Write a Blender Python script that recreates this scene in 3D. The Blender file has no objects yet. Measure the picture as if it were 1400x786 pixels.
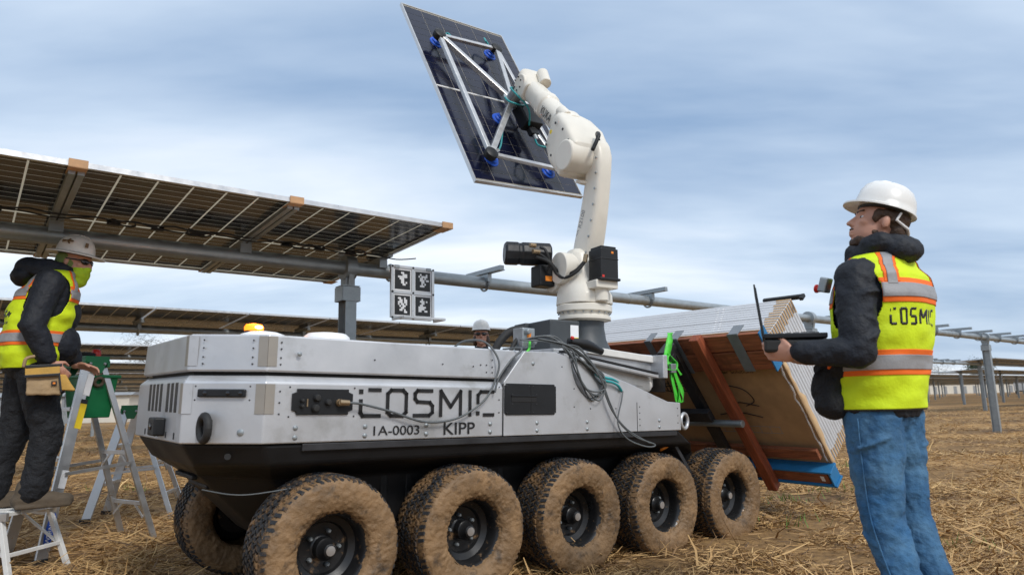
import bpy, bmesh, math, random
import numpy as np
from mathutils import Vector, Matrix, noise
from math import sin, cos, pi, radians, sqrt, atan2
random.seed(7); np.random.seed(7)
sc = bpy.context.scene
COL = sc.collection

# ------------------------------------------------------------------ camera
PITCH, ROLL = radians(9.432), radians(1.35)
fw = Vector((0, cos(PITCH), sin(PITCH))); r0 = Vector((1, 0, 0)); u0 = r0.cross(fw)
rt = cos(ROLL)*r0 - sin(ROLL)*u0; up = sin(ROLL)*r0 + cos(ROLL)*u0
cd = bpy.data.cameras.new('camera'); cam = bpy.data.objects.new('camera', cd); COL.objects.link(cam)
M = Matrix((rt, up, -fw)).transposed().to_4x4(); M.translation = Vector((0, 0, 1.0))
cam.matrix_world = M
cd.sensor_width = 36; cd.lens = 24.0; cd.clip_end = 6000; cd.clip_start = .05
cd.dof.use_dof = True; cd.dof.focus_distance = 4.6; cd.dof.aperture_fstop = 3.2
sc.camera = cam
# ------------------------------------------------------------------ sky, sun, exposure
SUN = Vector((.42, -.62, .72)).normalized()
wd = bpy.data.worlds.new('World'); sc.world = wd; wd.use_nodes = True
nt = wd.node_tree; N = nt.nodes; LK = nt.links; N.clear()
def nd(t, **k):
    n = N.new(t)
    for a, b in k.items():
        if a in n.inputs.keys(): n.inputs[a].default_value = b
        else: setattr(n, a, b)
    return n
out = nd('ShaderNodeOutputWorld'); bg = nd('ShaderNodeBackground')
sky = nd('ShaderNodeTexSky'); sky.sky_type = 'NISHITA'; sky.sun_disc = False
sky.sun_elevation = math.asin(SUN.z); sky.sun_rotation = atan2(SUN.x, SUN.y)
sky.air_density = 1.2; sky.dust_density = 1.0; sky.ozone_density = 1.6
skm = nd('ShaderNodeVectorMath', operation='SCALE'); skm.inputs['Scale'].default_value = .085
LK.new(sky.outputs[0], skm.inputs[0])
tc = nd('ShaderNodeTexCoord'); sep = nd('ShaderNodeSeparateXYZ'); LK.new(tc.outputs['Generated'], sep.inputs[0])
# project the view direction on a flat cloud deck: xy / (z + .16)
ad = nd('ShaderNodeMath', operation='ADD'); ad.inputs[1].default_value = .2
ab = nd('ShaderNodeMath', operation='ABSOLUTE'); LK.new(sep.outputs['Z'], ab.inputs[0]); LK.new(ab.outputs[0], ad.inputs[0])
inv = nd('ShaderNodeMath', operation='DIVIDE'); inv.inputs[0].default_value = 1.0; LK.new(ad.outputs[0], inv.inputs[1])
dk = nd('ShaderNodeVectorMath', operation='SCALE'); LK.new(tc.outputs['Generated'], dk.inputs[0]); LK.new(inv.outputs[0], dk.inputs['Scale'])
mp = nd('ShaderNodeMapping'); mp.inputs['Rotation'].default_value = (0, 0, radians(-22)); mp.inputs['Scale'].default_value = (.40, 1.05, 1.0); mp.inputs['Location'].default_value = (5.1, 3.4, 0)
LK.new(dk.outputs[0], mp.inputs[0])
nz = nd('ShaderNodeTexNoise'); nz.inputs['Scale'].default_value = 1.15; nz.inputs['Detail'].default_value = 5; nz.inputs['Roughness'].default_value = .5; nz.inputs['Distortion'].default_value = .35
LK.new(mp.outputs[0], nz.inputs['Vector'])
n2 = nd('ShaderNodeTexNoise'); n2.inputs['Scale'].default_value = 3.2; n2.inputs['Detail'].default_value = 6; n2.inputs['Roughness'].default_value = .55
LK.new(mp.outputs[0], n2.inputs['Vector'])
mx = nd('ShaderNodeMath', operation='MULTIPLY_ADD'); mx.inputs[1].default_value = .24; LK.new(n2.outputs[0], mx.inputs[0]); LK.new(nz.outputs[0], mx.inputs[2])
cr = nd('ShaderNodeValToRGB'); e = cr.color_ramp.elements
e[0].position = .36; e[0].color = (.225, .33, .495, 1); e[1].position = .78; e[1].color = (.75, .79, .845, 1)
m_ = cr.color_ramp.elements.new(.58); m_.color = (.48, .575, .70, 1)
LK.new(mx.outputs[0], cr.inputs[0])
mix = nd('ShaderNodeMix'); mix.data_type = 'RGBA'; mix.inputs['Factor'].default_value = .88
LK.new(skm.outputs[0], mix.inputs['A']); LK.new(cr.outputs[0], mix.inputs['B'])
LK.new(mix.outputs['Result'], bg.inputs['Color']); bg.inputs['Strength'].default_value = 1.0
LK.new(bg.outputs[0], out.inputs[0])
sl = bpy.data.lights.new('sun', 'SUN'); sl.energy = 1.5; sl.angle = radians(14); sl.color = (1, .96, .9)
so = bpy.data.objects.new('sun', sl); COL.objects.link(so); so.rotation_euler = SUN.to_track_quat('Z', 'Y').to_euler()
vs = sc.view_settings; vs.view_transform = 'Standard'; vs.look = 'None'; vs.gamma = 1; vs.exposure = 0.5; vs.use_curve_mapping = False

# ------------------------------------------------------------------ materials
MATS = {}
def mat(name, col, rough=.6, metal=0., var=.12, scale=8., bump=0., bscale=None, col2=None, lo=.42, hi=.62, spec=.5, coat=0., detail=6, aniso=None, fleck=None, rnd=False, bdist=.01):
    """col with fine value noise; col2 mixed in by a noise mask between lo and hi (dirt, wear)"""
    m = bpy.data.materials.new(name); m.use_nodes = True; t = m.node_tree; b = t.nodes['Principled BSDF']
    def n(ty, **k):
        x = t.nodes.new(ty)
        for a, v in k.items(): x.inputs[a].default_value = v
        return x
    co = n('ShaderNodeTexCoord'); src = co.outputs['Object']
    if rnd:
        oi = t.nodes.new('ShaderNodeObjectInfo'); mu = t.nodes.new('ShaderNodeMath'); mu.operation = 'MULTIPLY'; mu.inputs[1].default_value = 37.; t.links.new(oi.outputs['Random'], mu.inputs[0])
        va = t.nodes.new('ShaderNodeVectorMath'); va.operation = 'ADD'; t.links.new(src, va.inputs[0]); t.links.new(mu.outputs[0], va.inputs[1]); src = va.outputs[0]
    src0 = src
    if aniso:
        mp = n('ShaderNodeMapping'); mp.inputs['Scale'].default_value = aniso; t.links.new(src, mp.inputs[0]); src = mp.outputs[0]
    n1 = n('ShaderNodeTexNoise', Scale=scale, Detail=detail, Roughness=.6); t.links.new(src, n1.inputs['Vector'])
    r1 = n('ShaderNodeMapRange'); r1.inputs['From Min'].default_value = .3; r1.inputs['From Max'].default_value = .7
    r1.inputs['To Min'].default_value = 1-var; r1.inputs['To Max'].default_value = 1+var
    t.links.new(n1.outputs[0], r1.inputs[0])
    vm = t.nodes.new('ShaderNodeVectorMath'); vm.operation = 'SCALE'; vm.inputs[0].default_value = col[:3]; t.links.new(r1.outputs[0], vm.inputs['Scale'])
    cur = vm.outputs[0]
    if col2 is not None:
        n2 = n('ShaderNodeTexNoise', Scale=scale*.7 if fleck is None else fleck, Detail=8, Roughness=.65); t.links.new(src0, n2.inputs['Vector'])
        r2 = n('ShaderNodeMapRange'); r2.inputs['From Min'].default_value = lo; r2.inputs['From Max'].default_value = hi; t.links.new(n2.outputs[0], r2.inputs[0])
        mx = t.nodes.new('ShaderNodeMix'); mx.data_type = 'RGBA'; t.links.new(r2.outputs[0], mx.inputs['Factor']); t.links.new(cur, mx.inputs['A']); mx.inputs['B'].default_value = (*col2[:3], 1)
        cur = mx.outputs['Result']
    t.links.new(cur, b.inputs['Base Color'])
    rr = n('ShaderNodeMapRange'); rr.inputs['From Min'].default_value = .3; rr.inputs['From Max'].default_value = .7
    rr.inputs['To Min'].default_value = max(.02, rough-.08); rr.inputs['To Max'].default_value = min(1, rough+.08); t.links.new(n1.outputs[0], rr.inputs[0]); t.links.new(rr.outputs[0], b.inputs['Roughness'])
    b.inputs['Metallic'].default_value = metal; b.inputs['Specular IOR Level'].default_value = spec
    if coat: b.inputs['Coat Weight'].default_value = coat; b.inputs['Coat Roughness'].default_value = .05
    if bump:
        nb = n('ShaderNodeTexNoise', Scale=bscale or scale*3, Detail=4, Roughness=.6); t.links.new(src, nb.inputs['Vector'])
        bp = n('ShaderNodeBump', Strength=bump, Distance=bdist); t.links.new(nb.outputs[0], bp.inputs['Height']); t.links.new(bp.outputs[0], b.inputs['Normal'])
    MATS[name] = m; return m
mat('aluminium', (.56, .57, .59), .42, .55, .07, 5, .03, 60, (.36, .36, .35), .55, .75)
mat('aluminium_bare', (.60, .60, .60), .35, .8, .08, 14, .02, 80)
mat('aluminium_tan', (.37, .34, .30), .40, .55, .07, 5, .03, 60)
mat('steel_galv', (.34, .37, .385), .45, .65, .16, 9, .04, 50, (.30, .33, .34), .5, .7)
mat('steel_dark', (.035, .035, .038), .5, .3, .3, 8, .05, 40, (.10, .085, .065), .58, .75)
mat('hull_black', (.010, .010, .011), .5, 0, .2, 6, .04, 60, (.045, .036, .027), .66, .86, spec=.28)
mat('black_plastic', (.012, .013, .015), .45, 0, .2, 10, .03, 80, spec=.35)
mat('black_rubber', (.018, .018, .018), .7, 0, .25, 16, .08, 90)
mat('cable_grey', (.10, .11, .115), .5, 0, .12, 30)
mat('mud', (.215, .128, .060), .62, 0, .40, 7, .6, 60, (.050, .034, .022), .56, .72, fleck=13, rnd=True)
mat('tread', (.022, .023, .026), .6, 0, .25, 18, .2, 60, (.20, .115, .052), .50, .60, fleck=11, rnd=True)
mat('rim_black', (.018, .018, .019), .32, .25, .2, 10, .03, 60, (.24, .15, .08), .60, .68, fleck=16)
mat('robot_white', (.74, .70, .615), .38, 0, .05, 6, .01, 60)
mat('robot_dark', (.045, .052, .058), .45, 0, .15, 8, .03, 70)
mat('white_plastic', (.80, .80, .80), .35, 0, .03, 6)
mat('white_paint', (.72, .71, .68), .45, 0, .08, 12, .02, 50)
mat('hat_white', (.78, .77, .74), .28, 0, .05, 8, 0, None, (.42, .38, .33), .66, .85)
mat('hat_worn', (.70, .66, .60), .35, 0, .12, 14, .02, 40, (.20, .15, .11), .60, .78, fleck=18)
mat('amber', (.9, .3, .02), .2, 0, .05, 8)
mat('wood_red', (.26, .085, .036), .65, 0, .5, 5, .4, 20, (.11, .035, .016), .52, .66, aniso=(14, 1.0, 14), rnd=True)
mat('wood_red_s', (.27, .065, .024), .65, 0, .45, 5, .4, 20, aniso=(1.0, 14, 14), rnd=True)
mat('cardboard', (.42, .26, .13), .75, 0, .14, 5, .08, 26, (.33, .20, .10), .5, .7)
mat('cardboard_light', (.55, .37, .20), .75, 0, .1, 9, .06, 40)
mat('aluminium_pale', (.63, .64, .66), .42, .25, .05, 6)
mat('foam_blue', (.015, .16, .36), .6, 0, .12, 10, .1, 50)
mat('foam_white', (.75, .77, .80), .6, 0, .1, 20, .2, 60)
mat('tape_silver', (.22, .24, .26), .45, .4, .12, 14, .08, 50)
mat('strap_green', (.08, .60, .05), .5, 0, .15, 20, .15, 60)
mat('ladder_green', (.005, .15, .05), .45, 0, .12, 10, .03, 40)
mat('ink_black', (.012, .012, .013), .45, 0, .1, 10)
mat('ink_white', (.75, .76, .78), .5, 0, .05, 10)
mat('ink_blue', (.02, .08, .42), .5, 0, .05, 10)
mat('ink_brown', (.16, .09, .035), .6, 0, .2, 20)
mat('ink_grey', (.25, .26, .27), .6, 0, .1, 20)
mat('sticker_yellow', (.85, .62, .02), .5, 0, .06, 10)
mat('sticker_orange', (.80, .24, .02), .5, 0, .06, 10)
mat('tape_orange', (.48, .28, .14), .6, 0, .15, 20)
mat('red_plastic', (.62, .03, .02), .4, 0, .05, 8)
mat('cup_blue', (.01, .10, .62), .4, 0, .1, 12)
mat('hose_teal', (.02, .30, .32), .4, 0, .1, 12)
mat('brass', (.36, .27, .17), .35, .8, .15, 20)
mat('cell_back', (.013, .015, .020), .16, 0, .2, 4, 0, None, None, coat=.0, spec=.32)
mat('cell_front', (.008, .010, .028), .14, 0, .25, 2.5, coat=.1, spec=.35)
mat('vest_yellow', (.66, .84, .010), .75, 0, .06, 10, .38, 13, bdist=.02)
mat('vest_orange', (.95, .17, .015), .75, 0, .05, 10, .1, 120)
mat('vest_silver', (.30, .30, .31), .55, 0, .10, 24, .15, 90)
mat('jacket_navy', (.006, .009, .016), .72, 0, .3, 14, .6, 15, bdist=.025)
mat('trouser_black', (.008, .009, .012), .8, 0, .3, 12, .8, 24, bdist=.025)
mat('denim', (.024, .098, .215), .85, 0, .28, 9, .7, 18, (.11, .24, .37), .42, .80, fleck=5, bdist=.02)
mat('skin', (.52, .27, .19), .5, 0, .07, 12, .03, 80)
mat('hair_brown', (.055, .028, .015), .6, 0, .3, 40, .4, 120)
mat('boot_brown', (.10, .075, .05), .8, 0, .3, 14, .25, 60)
mat('gaiter_lime', (.42, .62, .02), .8, 0, .12, 30, .2, 90)
mat('hood_olive', (.16, .22, .06), .8, 0, .12, 30, .2, 90)
mat('pouch_tan', (.36, .25, .135), .8, 0, .14, 14, .2, 70)
mat('pouch_yellow', (.52, .31, .07), .8, 0, .14, 14, .2, 70)
mat('lens_dark', (.01, .01, .013), .08, 0, .05, 8, coat=.5)
mat('crown_far', (.075, .070, .045), .9, 0, .4, 1.2)
mat('crown_green', (.045, .065, .03), .9, 0, .4, 1.2)
mat('bark', (.07, .055, .045), .9, 0, .3, 5)
mat('hill', (.060, .085, .085), .95, 0, .35, .02)
mat('wall_cream', (.62, .58, .50), .8, 0, .06, 1)
mat('roof_grey', (.25, .26, .27), .7, 0, .1, 2)
def special():
    # light passing the clear gaps between the cells of a glass module
    m = bpy.data.materials.new('module_glass'); m.use_nodes = True; t = m.node_tree; b = t.nodes['Principled BSDF']
    b.inputs['Base Color'].default_value = (.62, .60, .55, 1); b.inputs['Roughness'].default_value = .25
    tr = t.nodes.new('ShaderNodeBsdfTranslucent'); tr.inputs[0].default_value = (.80, .76, .66, 1)
    ms = t.nodes.new('ShaderNodeMixShader'); ms.inputs[0].default_value = .6
    t.links.new(b.outputs[0], ms.inputs[1]); t.links.new(tr.outputs[0], ms.inputs[2]); t.links.new(ms.outputs[0], t.nodes['Material Output'].inputs[0]); MATS['module_glass'] = m
    # lit amber lamp
    m = bpy.data.materials.new('lamp_amber'); m.use_nodes = True; b = m.node_tree.nodes['Principled BSDF']
    b.inputs['Base Color'].default_value = (.9, .25, .01, 1); b.inputs['Emission Color'].default_value = (1, .15, .004, 1); b.inputs['Emission Strength'].default_value = 2.2; MATS['lamp_amber'] = m
    m = bpy.data.materials.new('lamp_core'); m.use_nodes = True; b = m.node_tree.nodes['Principled BSDF']
    b.inputs['Emission Color'].default_value = (1, .62, .22, 1); b.inputs['Emission Strength'].default_value = 6; MATS['lamp_core'] = m
    m = bpy.data.materials.new('amber_clear'); m.use_nodes = True; b = m.node_tree.nodes['Principled BSDF']
    b.inputs['Base Color'].default_value = (1, .38, .05, 1); b.inputs['Transmission Weight'].default_value = .9; b.inputs['Roughness'].default_value = .15; MATS['amber_clear'] = m
    # stretch film
    m = bpy.data.materials.new('film_clear'); m.use_nodes = True; t = m.node_tree; b = t.nodes['Principled BSDF']; b.inputs['Base Color'].default_value = (.9, .9, .92, 1); b.inputs['Roughness'].default_value = .2; b.inputs['Alpha'].default_value = .35; MATS['film_clear'] = m
    # straw: every blade its own tone from a face attribute
    m = bpy.data.materials.new('straw'); m.use_nodes = True; t = m.node_tree; b = t.nodes['Principled BSDF']
    a = t.nodes.new('ShaderNodeAttribute'); a.attribute_name = 'tone'
    c = t.nodes.new('ShaderNodeValToRGB'); el = c.color_ramp.elements
    el[0].position = 0; el[0].color = (.070, .040, .020, 1); el[1].position = 1; el[1].color = (.70, .48, .22, 1)
    for p, k in ((.3, (.22, .122, .050, 1)), (.6, (.45, .27, .105, 1)), (.85, (.58, .37, .155, 1))):
        q = c.color_ramp.elements.new(p); q.color = k
    t.links.new(a.outputs['Fac'], c.inputs[0]); t.links.new(c.outputs[0], b.inputs['Base Color']); b.inputs['Roughness'].default_value = .65; MATS['straw'] = m
    # field soil with straw litter, seen far away
    m = bpy.data.materials.new('field'); m.use_nodes = True; t = m.node_tree; b = t.nodes['Principled BSDF']
    co = t.nodes.new('ShaderNodeTexCoord')
    def nz(s, d=8, ro=.65, an=None):
        x = t.nodes.new('ShaderNodeTexNoise'); x.inputs['Scale'].default_value = s; x.inputs['Detail'].default_value = d; x.inputs['Roughness'].default_value = ro
        src = co.outputs['Object']
        if an:
            mp = t.nodes.new('ShaderNodeMapping'); mp.inputs['Rotation'].default_value = (0, 0, radians(-38.7)); mp.inputs['Scale'].default_value = an; t.links.new(src, mp.inputs[0]); src = mp.outputs[0]
        t.links.new(src, x.inputs['Vector']); return x
    a1 = nz(1.6, 10, .75); a2 = nz(.22, 5, .6, (.5, 2.2, 1)); a3 = nz(14, 6, .7)
    c = t.nodes.new('ShaderNodeValToRGB'); el = c.color_ramp.elements
    el[0].position = .32; el[0].color = (.075, .045, .026, 1); el[1].position = .66; el[1].color = (.40, .24, .10, 1)
    s1 = t.nodes.new('ShaderNodeMath'); s1.operation = 'MULTIPLY_ADD'; s1.inputs[1].default_value = .5; t.links.new(a3.outputs[0], s1.inputs[0])
    s2 = t.nodes.new('ShaderNodeMath'); s2.operation = 'MULTIPLY_ADD'; s2.inputs[1].default_value = .55; t.links.new(a1.outputs[0], s2.inputs[0])
    s0 = t.nodes.new('ShaderNodeMath'); s0.operation = 'MULTIPLY_ADD'; s0.inputs[1].default_value = .9; s0.inputs[2].default_value = -.46; t.links.new(a2.outputs[0], s0.inputs[0])
    t.links.new(s0.outputs[0], s2.inputs[2]); t.links.new(s2.outputs[0], s1.inputs[2]); t.links.new(s1.outputs[0], c.inputs[0]); t.links.new(c.outputs[0], b.inputs['Base Color'])
    b.inputs['Roughness'].default_value = .95; b.inputs['Specular IOR Level'].default_value = .2
    bp = t.nodes.new('ShaderNodeBump'); bp.inputs['Strength'].default_value = .6; bp.inputs['Distance'].default_value = .05; t.links.new(s1.outputs[0], bp.inputs['Height']); t.links.new(bp.outputs[0], b.inputs['Normal']); MATS['field'] = m
special()

# ------------------------------------------------------------------ mesh helpers
V = Vector
class MB:
    def __init__(s): s.v = []; s.f = []; s.m = []; s.cur = 0
    def add(s, vs, fs):
        o = len(s.v); s.v += [tuple(p) for p in vs]; s.f += [tuple(i+o for i in f) for f in fs]; s.m += [s.cur]*len(fs); return s
    def box(s, c, d, R=None):
        c = V(c); h = [x/2 for x in d]; vs = []
        for i in (-1, 1):
            for j in (-1, 1):
                for k in (-1, 1):
                    p = V((i*h[0], j*h[1], k*h[2])); vs.append(c + (R @ p if R else p))
        return s.add(vs, [(0, 1, 3, 2), (4, 6, 7, 5), (0, 4, 5, 1), (2, 3, 7, 6), (0, 2, 6, 4), (1, 5, 7, 3)])
    def bar(s, a, b, wdt, hgt, upv=(0, 0, 1)):
        a, b = V(a), V(b); x = (b-a); L = x.length; x.normalize(); y = V(upv).cross(x)
        if y.length < 1e-4: y = V((0, 1, 0)).cross(x)
        y.normalize(); z = x.cross(y); R = Matrix((x, y, z)).transposed()
        return s.box((a+b)/2, (L, wdt, hgt), R)
    def rings(s, rs, closed=True, c0=True, c1=True):
        n = len(rs[0]); vs = [p for r in rs for p in r]; fs = []
        for i in range(len(rs)-1):
            for j in range(n if closed else n-1):
                k = (j+1) % n; fs.append((i*n+j, i*n+k, (i+1)*n+k, (i+1)*n+j))
        if c0: fs.append(tuple(range(n))[::-1])
        if c1: fs.append(tuple((len(rs)-1)*n+j for j in range(n)))
        return s.add(vs, fs)
    def lathe(s, prof, n=32, o=(0, 0, 0), ax=(0, 0, 1), cap=True, sx=1, sy=1):
        ax = V(ax).normalized(); o = V(o); q = ax.to_track_quat('Z', 'Y'); X = q @ V((1, 0, 0)); Y = q @ V((0, 1, 0))
        return s.rings([[o + ax*z + X*(r*cos(2*pi*j/n)*sx) + Y*(r*sin(2*pi*j/n)*sy) for j in range(n)] for r, z in prof], True, cap, cap)
    def cyl(s, a, b, r, r2=None, n=20):
        a, b = V(a), V(b); return s.lathe([(r, 0), (r if r2 is None else r2, (b-a).length)], n, a, b-a)
    def tube(s, pts, r, n=8, sub=6):
        P = smooth_path(pts, sub) if sub > 1 else [V(p) for p in pts]; rs = []; t0 = None
        for i, p in enumerate(P):
            t = (P[min(i+1, len(P)-1)]-P[max(i-1, 0)])
            if t.length < 1e-9: t = V((0, 0, 1))
            t.normalize()
            if t0 is None: a = t.orthogonal().normalized()
            else:
                a = a - t*a.dot(t)
                if a.length < 1e-6: a = t.orthogonal()
                a.normalize()
            t0 = t; b = t.cross(a); rr = r(i/(len(P)-1)) if callable(r) else r
            rs.append([p + a*(rr*cos(2*pi*j/n)) + b*(rr*sin(2*pi*j/n)) for j in range(n)])
        return s.rings(rs)
    def prism(s, poly, ext):
        e = V(ext); n = len(poly); a = [V(p) for p in poly]; return s.rings([a, [p+e for p in a]])
    def caps(s, a, ra, b, rb, n=14, m=4):
        """tapered capsule"""
        a, b = V(a), V(b); d = b-a; L = d.length; d.normalize(); pr = []
        for i in range(m+1): t = pi/2*i/m; pr.append((max(ra*sin(t), 1e-4), -ra*cos(t)))
        for i in range(m+1): t = pi/2*i/m; pr.append((max(rb*cos(t), 1e-4), L+rb*sin(t)))
        return s.lathe(pr, n, a, d)
    def ell(s, c, rad, R=None, n=18, m=10):
        c = V(c); rs = []
        for i in range(m+1):
            t = pi*i/m; r = max(sin(t), 1e-3)
            ring = []
            for j in range(n):
                p = V((rad[0]*r*cos(2*pi*j/n), rad[1]*r*sin(2*pi*j/n), -rad[2]*cos(t))); ring.append(c + (R @ p if R else p))
            rs.append(ring)
        return s.rings(rs)
    def torus(s, c, ax, R_, r, n=28, m=10, a0=0, a1=2*pi):
        ax = V(ax).normalized(); q = ax.to_track_quat('Z', 'Y'); X = q @ V((1, 0, 0)); Y = q @ V((0, 1, 0)); full = a1-a0 > 6.28
        k = n if full else n+1; rs = []
        for i in range(k):
            t = a0 + (a1-a0)*i/n; e = X*cos(t)+Y*sin(t); rs.append([V(c)+e*(R_+r*cos(2*pi*j/m))+ax*(r*sin(2*pi*j/m)) for j in range(m)])
        if full: rs.append(rs[0])
        return s.rings(rs, True, not full, not full)
    def build(s, name, mt, parent=None, smooth=None, bevel=0, seg=2):
        me = bpy.data.meshes.new(name); me.from_pydata(s.v, [], s.f)
        for x in (mt if isinstance(mt, (list, tuple)) else [mt]): me.materials.append(MATS[x])
        if isinstance(mt, (list, tuple)): me.polygons.foreach_set('material_index', s.m)
        fixn(me)
        return obj(name, me, parent, smooth, bevel, seg)
def fixn(me):
    bm = bmesh.new(); bm.from_mesh(me); bmesh.ops.recalc_face_normals(bm, faces=bm.faces); bm.to_mesh(me); bm.free()
def obj(name, me, parent=None, smooth=None, bevel=0, seg=2):
    o = bpy.data.objects.new(name, me); COL.objects.link(o)
    if parent: o.parent = parent
    if smooth is not None:
        me.polygons.foreach_set('use_smooth', [True]*len(me.polygons))
        if smooth > 0: me.set_sharp_from_angle(angle=radians(smooth))
    if bevel:
        b = o.modifiers.new('bevel', 'BEVEL'); b.width = bevel; b.segments = seg; b.limit_method = 'ANGLE'; b.angle_limit = radians(32); b.harden_normals = False
    return o
def smooth_path(pts, sub=6):
    P = [V(p) for p in pts]; out = []
    for i in range(len(P)-1):
        a, b, c, d = P[max(i-1, 0)], P[i], P[i+1], P[min(i+2, len(P)-1)]
        for k in range(sub):
            t = k/sub; out.append(.5*((2*b)+(c-a)*t+(2*a-5*b+4*c-d)*t*t+(3*b-a-3*c+d)*t**3))
    out.append(P[-1]); return out
def thing(name, label, cat, loc=(0, 0, 0), rot=(0, 0, 0), group=None):
    o = bpy.data.objects.new(name, None); COL.objects.link(o); o.location = loc; o.rotation_euler = rot; o.empty_display_size = .1
    return tag(o, label, cat, group)
def tag(o, label, cat, group=None):
    o['label'] = label; o['category'] = cat
    if group: o['group'] = group
    return o
def dup(o, parent=None):
    c = o.copy(); COL.objects.link(c); c.parent = parent if parent else o.parent; return c
def one(name, mt, fn, parent=None, **k):
    m = MB(); fn(m); return m.build(name, mt, parent, **k)
def text_mesh(name, s, size, mt, parent, origin, xd, yd, ext=.0015, width=None, bold=0.0):
    """lettering as a thin solid; origin is the lower left corner, xd/yd the writing directions"""
    cu = bpy.data.curves.new(name, 'FONT'); cu.body = s; cu.size = 1.0; cu.offset = bold
    o = bpy.data.objects.new(name, cu); COL.objects.link(o); dg = bpy.context.evaluated_depsgraph_get()
    me = bpy.data.meshes.new_from_object(o.evaluated_get(dg)); bpy.data.objects.remove(o); bpy.data.curves.remove(cu)
    co = np.zeros(len(me.vertices)*3); me.vertices.foreach_get('co', co); co = co.reshape(-1, 3)
    mn, mxx = co.min(0), co.max(0); sy = size/(mxx[1]-mn[1]); sx = sy if width is None else width/(mxx[0]-mn[0])
    x = (co[:, 0]-mn[0])*sx; y = (co[:, 1]-mn[1])*sy; xd, yd = V(xd).normalized(), V(yd).normalized(); nn = xd.cross(yd)
    P = np.outer(x, xd)+np.outer(y, yd)+np.array(origin)+np.array(nn)*ext
    me.vertices.foreach_set('co', P.ravel()); me.materials.clear(); me.materials.append(MATS[mt]); me.update(); me.name = name
    return obj(name, me, parent)

# ------------------------------------------------------------------ ground, straw, hills
def struct(o): o['kind'] = 'structure'; return o
def gz(x, y):
    """gentle relief of the field, flat under the machine's wheels"""
    d = math.hypot(x, y); k = 1/(1+(d/30)**2)
    return k*(.045*noise.noise(V((x*.55, y*.55, 0)))+.025*noise.noise(V((x*1.7, y*1.7, 5.))))
def ground():
    n = 190; t = np.linspace(-1, 1, n); w = np.sign(t)*(18*np.abs(t)+2200*np.abs(t)**7)
    vs = [(x, y+6, gz(x, y+6)) for y in w for x in w]
    fs = [(j*n+i, j*n+i+1, (j+1)*n+i+1, (j+1)*n+i) for j in range(n-1) for i in range(n-1)]
    me = bpy.data.meshes.new('ground'); me.from_pydata(vs, [], fs); me.materials.append(MATS['field'])
    struct(obj('ground', me, None, 0))
ground()
def straw(name, Nb, y0, y1, powr, label, wscale=1.0, lmin=.05, lmax=.30, raise_=.25):
    rng = np.random.default_rng(len(name)+Nb)
    u = rng.random(Nb*3); a = 1-powr; y = (y0**a+u*(y1**a-y0**a))**(1/a)
    x = (rng.random(Nb*3)*2-1)*(y*.84+.6)
    f = np.sin(x*2.1+1.3*np.sin(y*1.7))+np.sin(y*2.6+1.9*np.sin(x*1.3+2))+.7*np.sin(x*5.3+y*3.1)+.7*np.sin(y*6.1-x*4.3)
    keep = rng.random(Nb*3) < np.clip(.55+.30*f, .04, 1); x = x[keep][:Nb]; y = y[keep][:Nb]; f = f[keep][:Nb]; n = len(x)
    L = lmin+(lmax-lmin)*rng.random(n)**1.8; yaw = rng.normal(radians(38), .9, n)+pi*(rng.random(n) > .5); pt = np.abs(rng.normal(0, raise_, n))*(rng.random(n) > .35)
    L = L*(1+.02*y); wd_ = (.0022+.0035*rng.random(n))*wscale*(1+.045*y); bend = rng.normal(0, .12, n)*L
    z0 = np.array([gz(a, b) for a, b in zip(x, y)])+.002+.035*rng.random(n)**2
    dx, dy = np.cos(yaw), np.sin(yaw); px, py = -dy, dx
    roll = rng.normal(0, .7, n); P = np.zeros((n, 6, 3))
    for k, (t, hh) in enumerate(((-.5, 0), (0, .5), (.5, 1.))):
        cx = x+dx*t*L*np.cos(pt)+px*(bend if k == 1 else 0); cy = y+dy*t*L*np.cos(pt)+py*(bend if k == 1 else 0); cz = z0+np.sin(pt)*L*hh
        wk = wd_*(1 if k < 2 else .5)
        P[:, 2*k] = np.stack([cx+px*wk*np.cos(roll), cy+py*wk*np.cos(roll), cz+wk*np.sin(roll)], 1)
        P[:, 2*k+1] = np.stack([cx-px*wk*np.cos(roll), cy-py*wk*np.cos(roll), cz-wk*np.sin(roll)], 1)
    base = np.arange(n)[:, None]*6; F = np.concatenate([base+np.array([0, 1, 3, 2]), base+np.array([2, 3, 5, 4])], 1).reshape(-1, 4)
    me = bpy.data.meshes.new(name); me.vertices.add(n*6); me.vertices.foreach_set('co', P.ravel()); me.loops.add(F.size); me.loops.foreach_set('vertex_index', F.ravel().astype(np.int32))
    me.polygons.add(len(F)); me.polygons.foreach_set('loop_start', np.arange(0, F.size, 4, dtype=np.int32)); me.update(calc_edges=True)
    tone = np.clip(rng.beta(3.2, 2.0, n)+.07*f-.07, 0, 1); at = me.attributes.new('tone', 'FLOAT', 'FACE'); at.data.foreach_set('value', np.repeat(tone, 2))
    me.materials.append(MATS['straw']); o = obj(name, me); o['kind'] = 'stuff'; o['label'] = label; o['category'] = 'straw'; return o
straw('straw_litter', 260000, 2.3, 42, 1.5, 'loose tan straw and chopped stalks littering the harvested field', .58, .03, .17, .24)
straw('corn_stalks', 8000, 2.4, 30, 1.5, 'thicker pale broken stalks lying on the straw', 1.15, .08, .30, .40)
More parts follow.
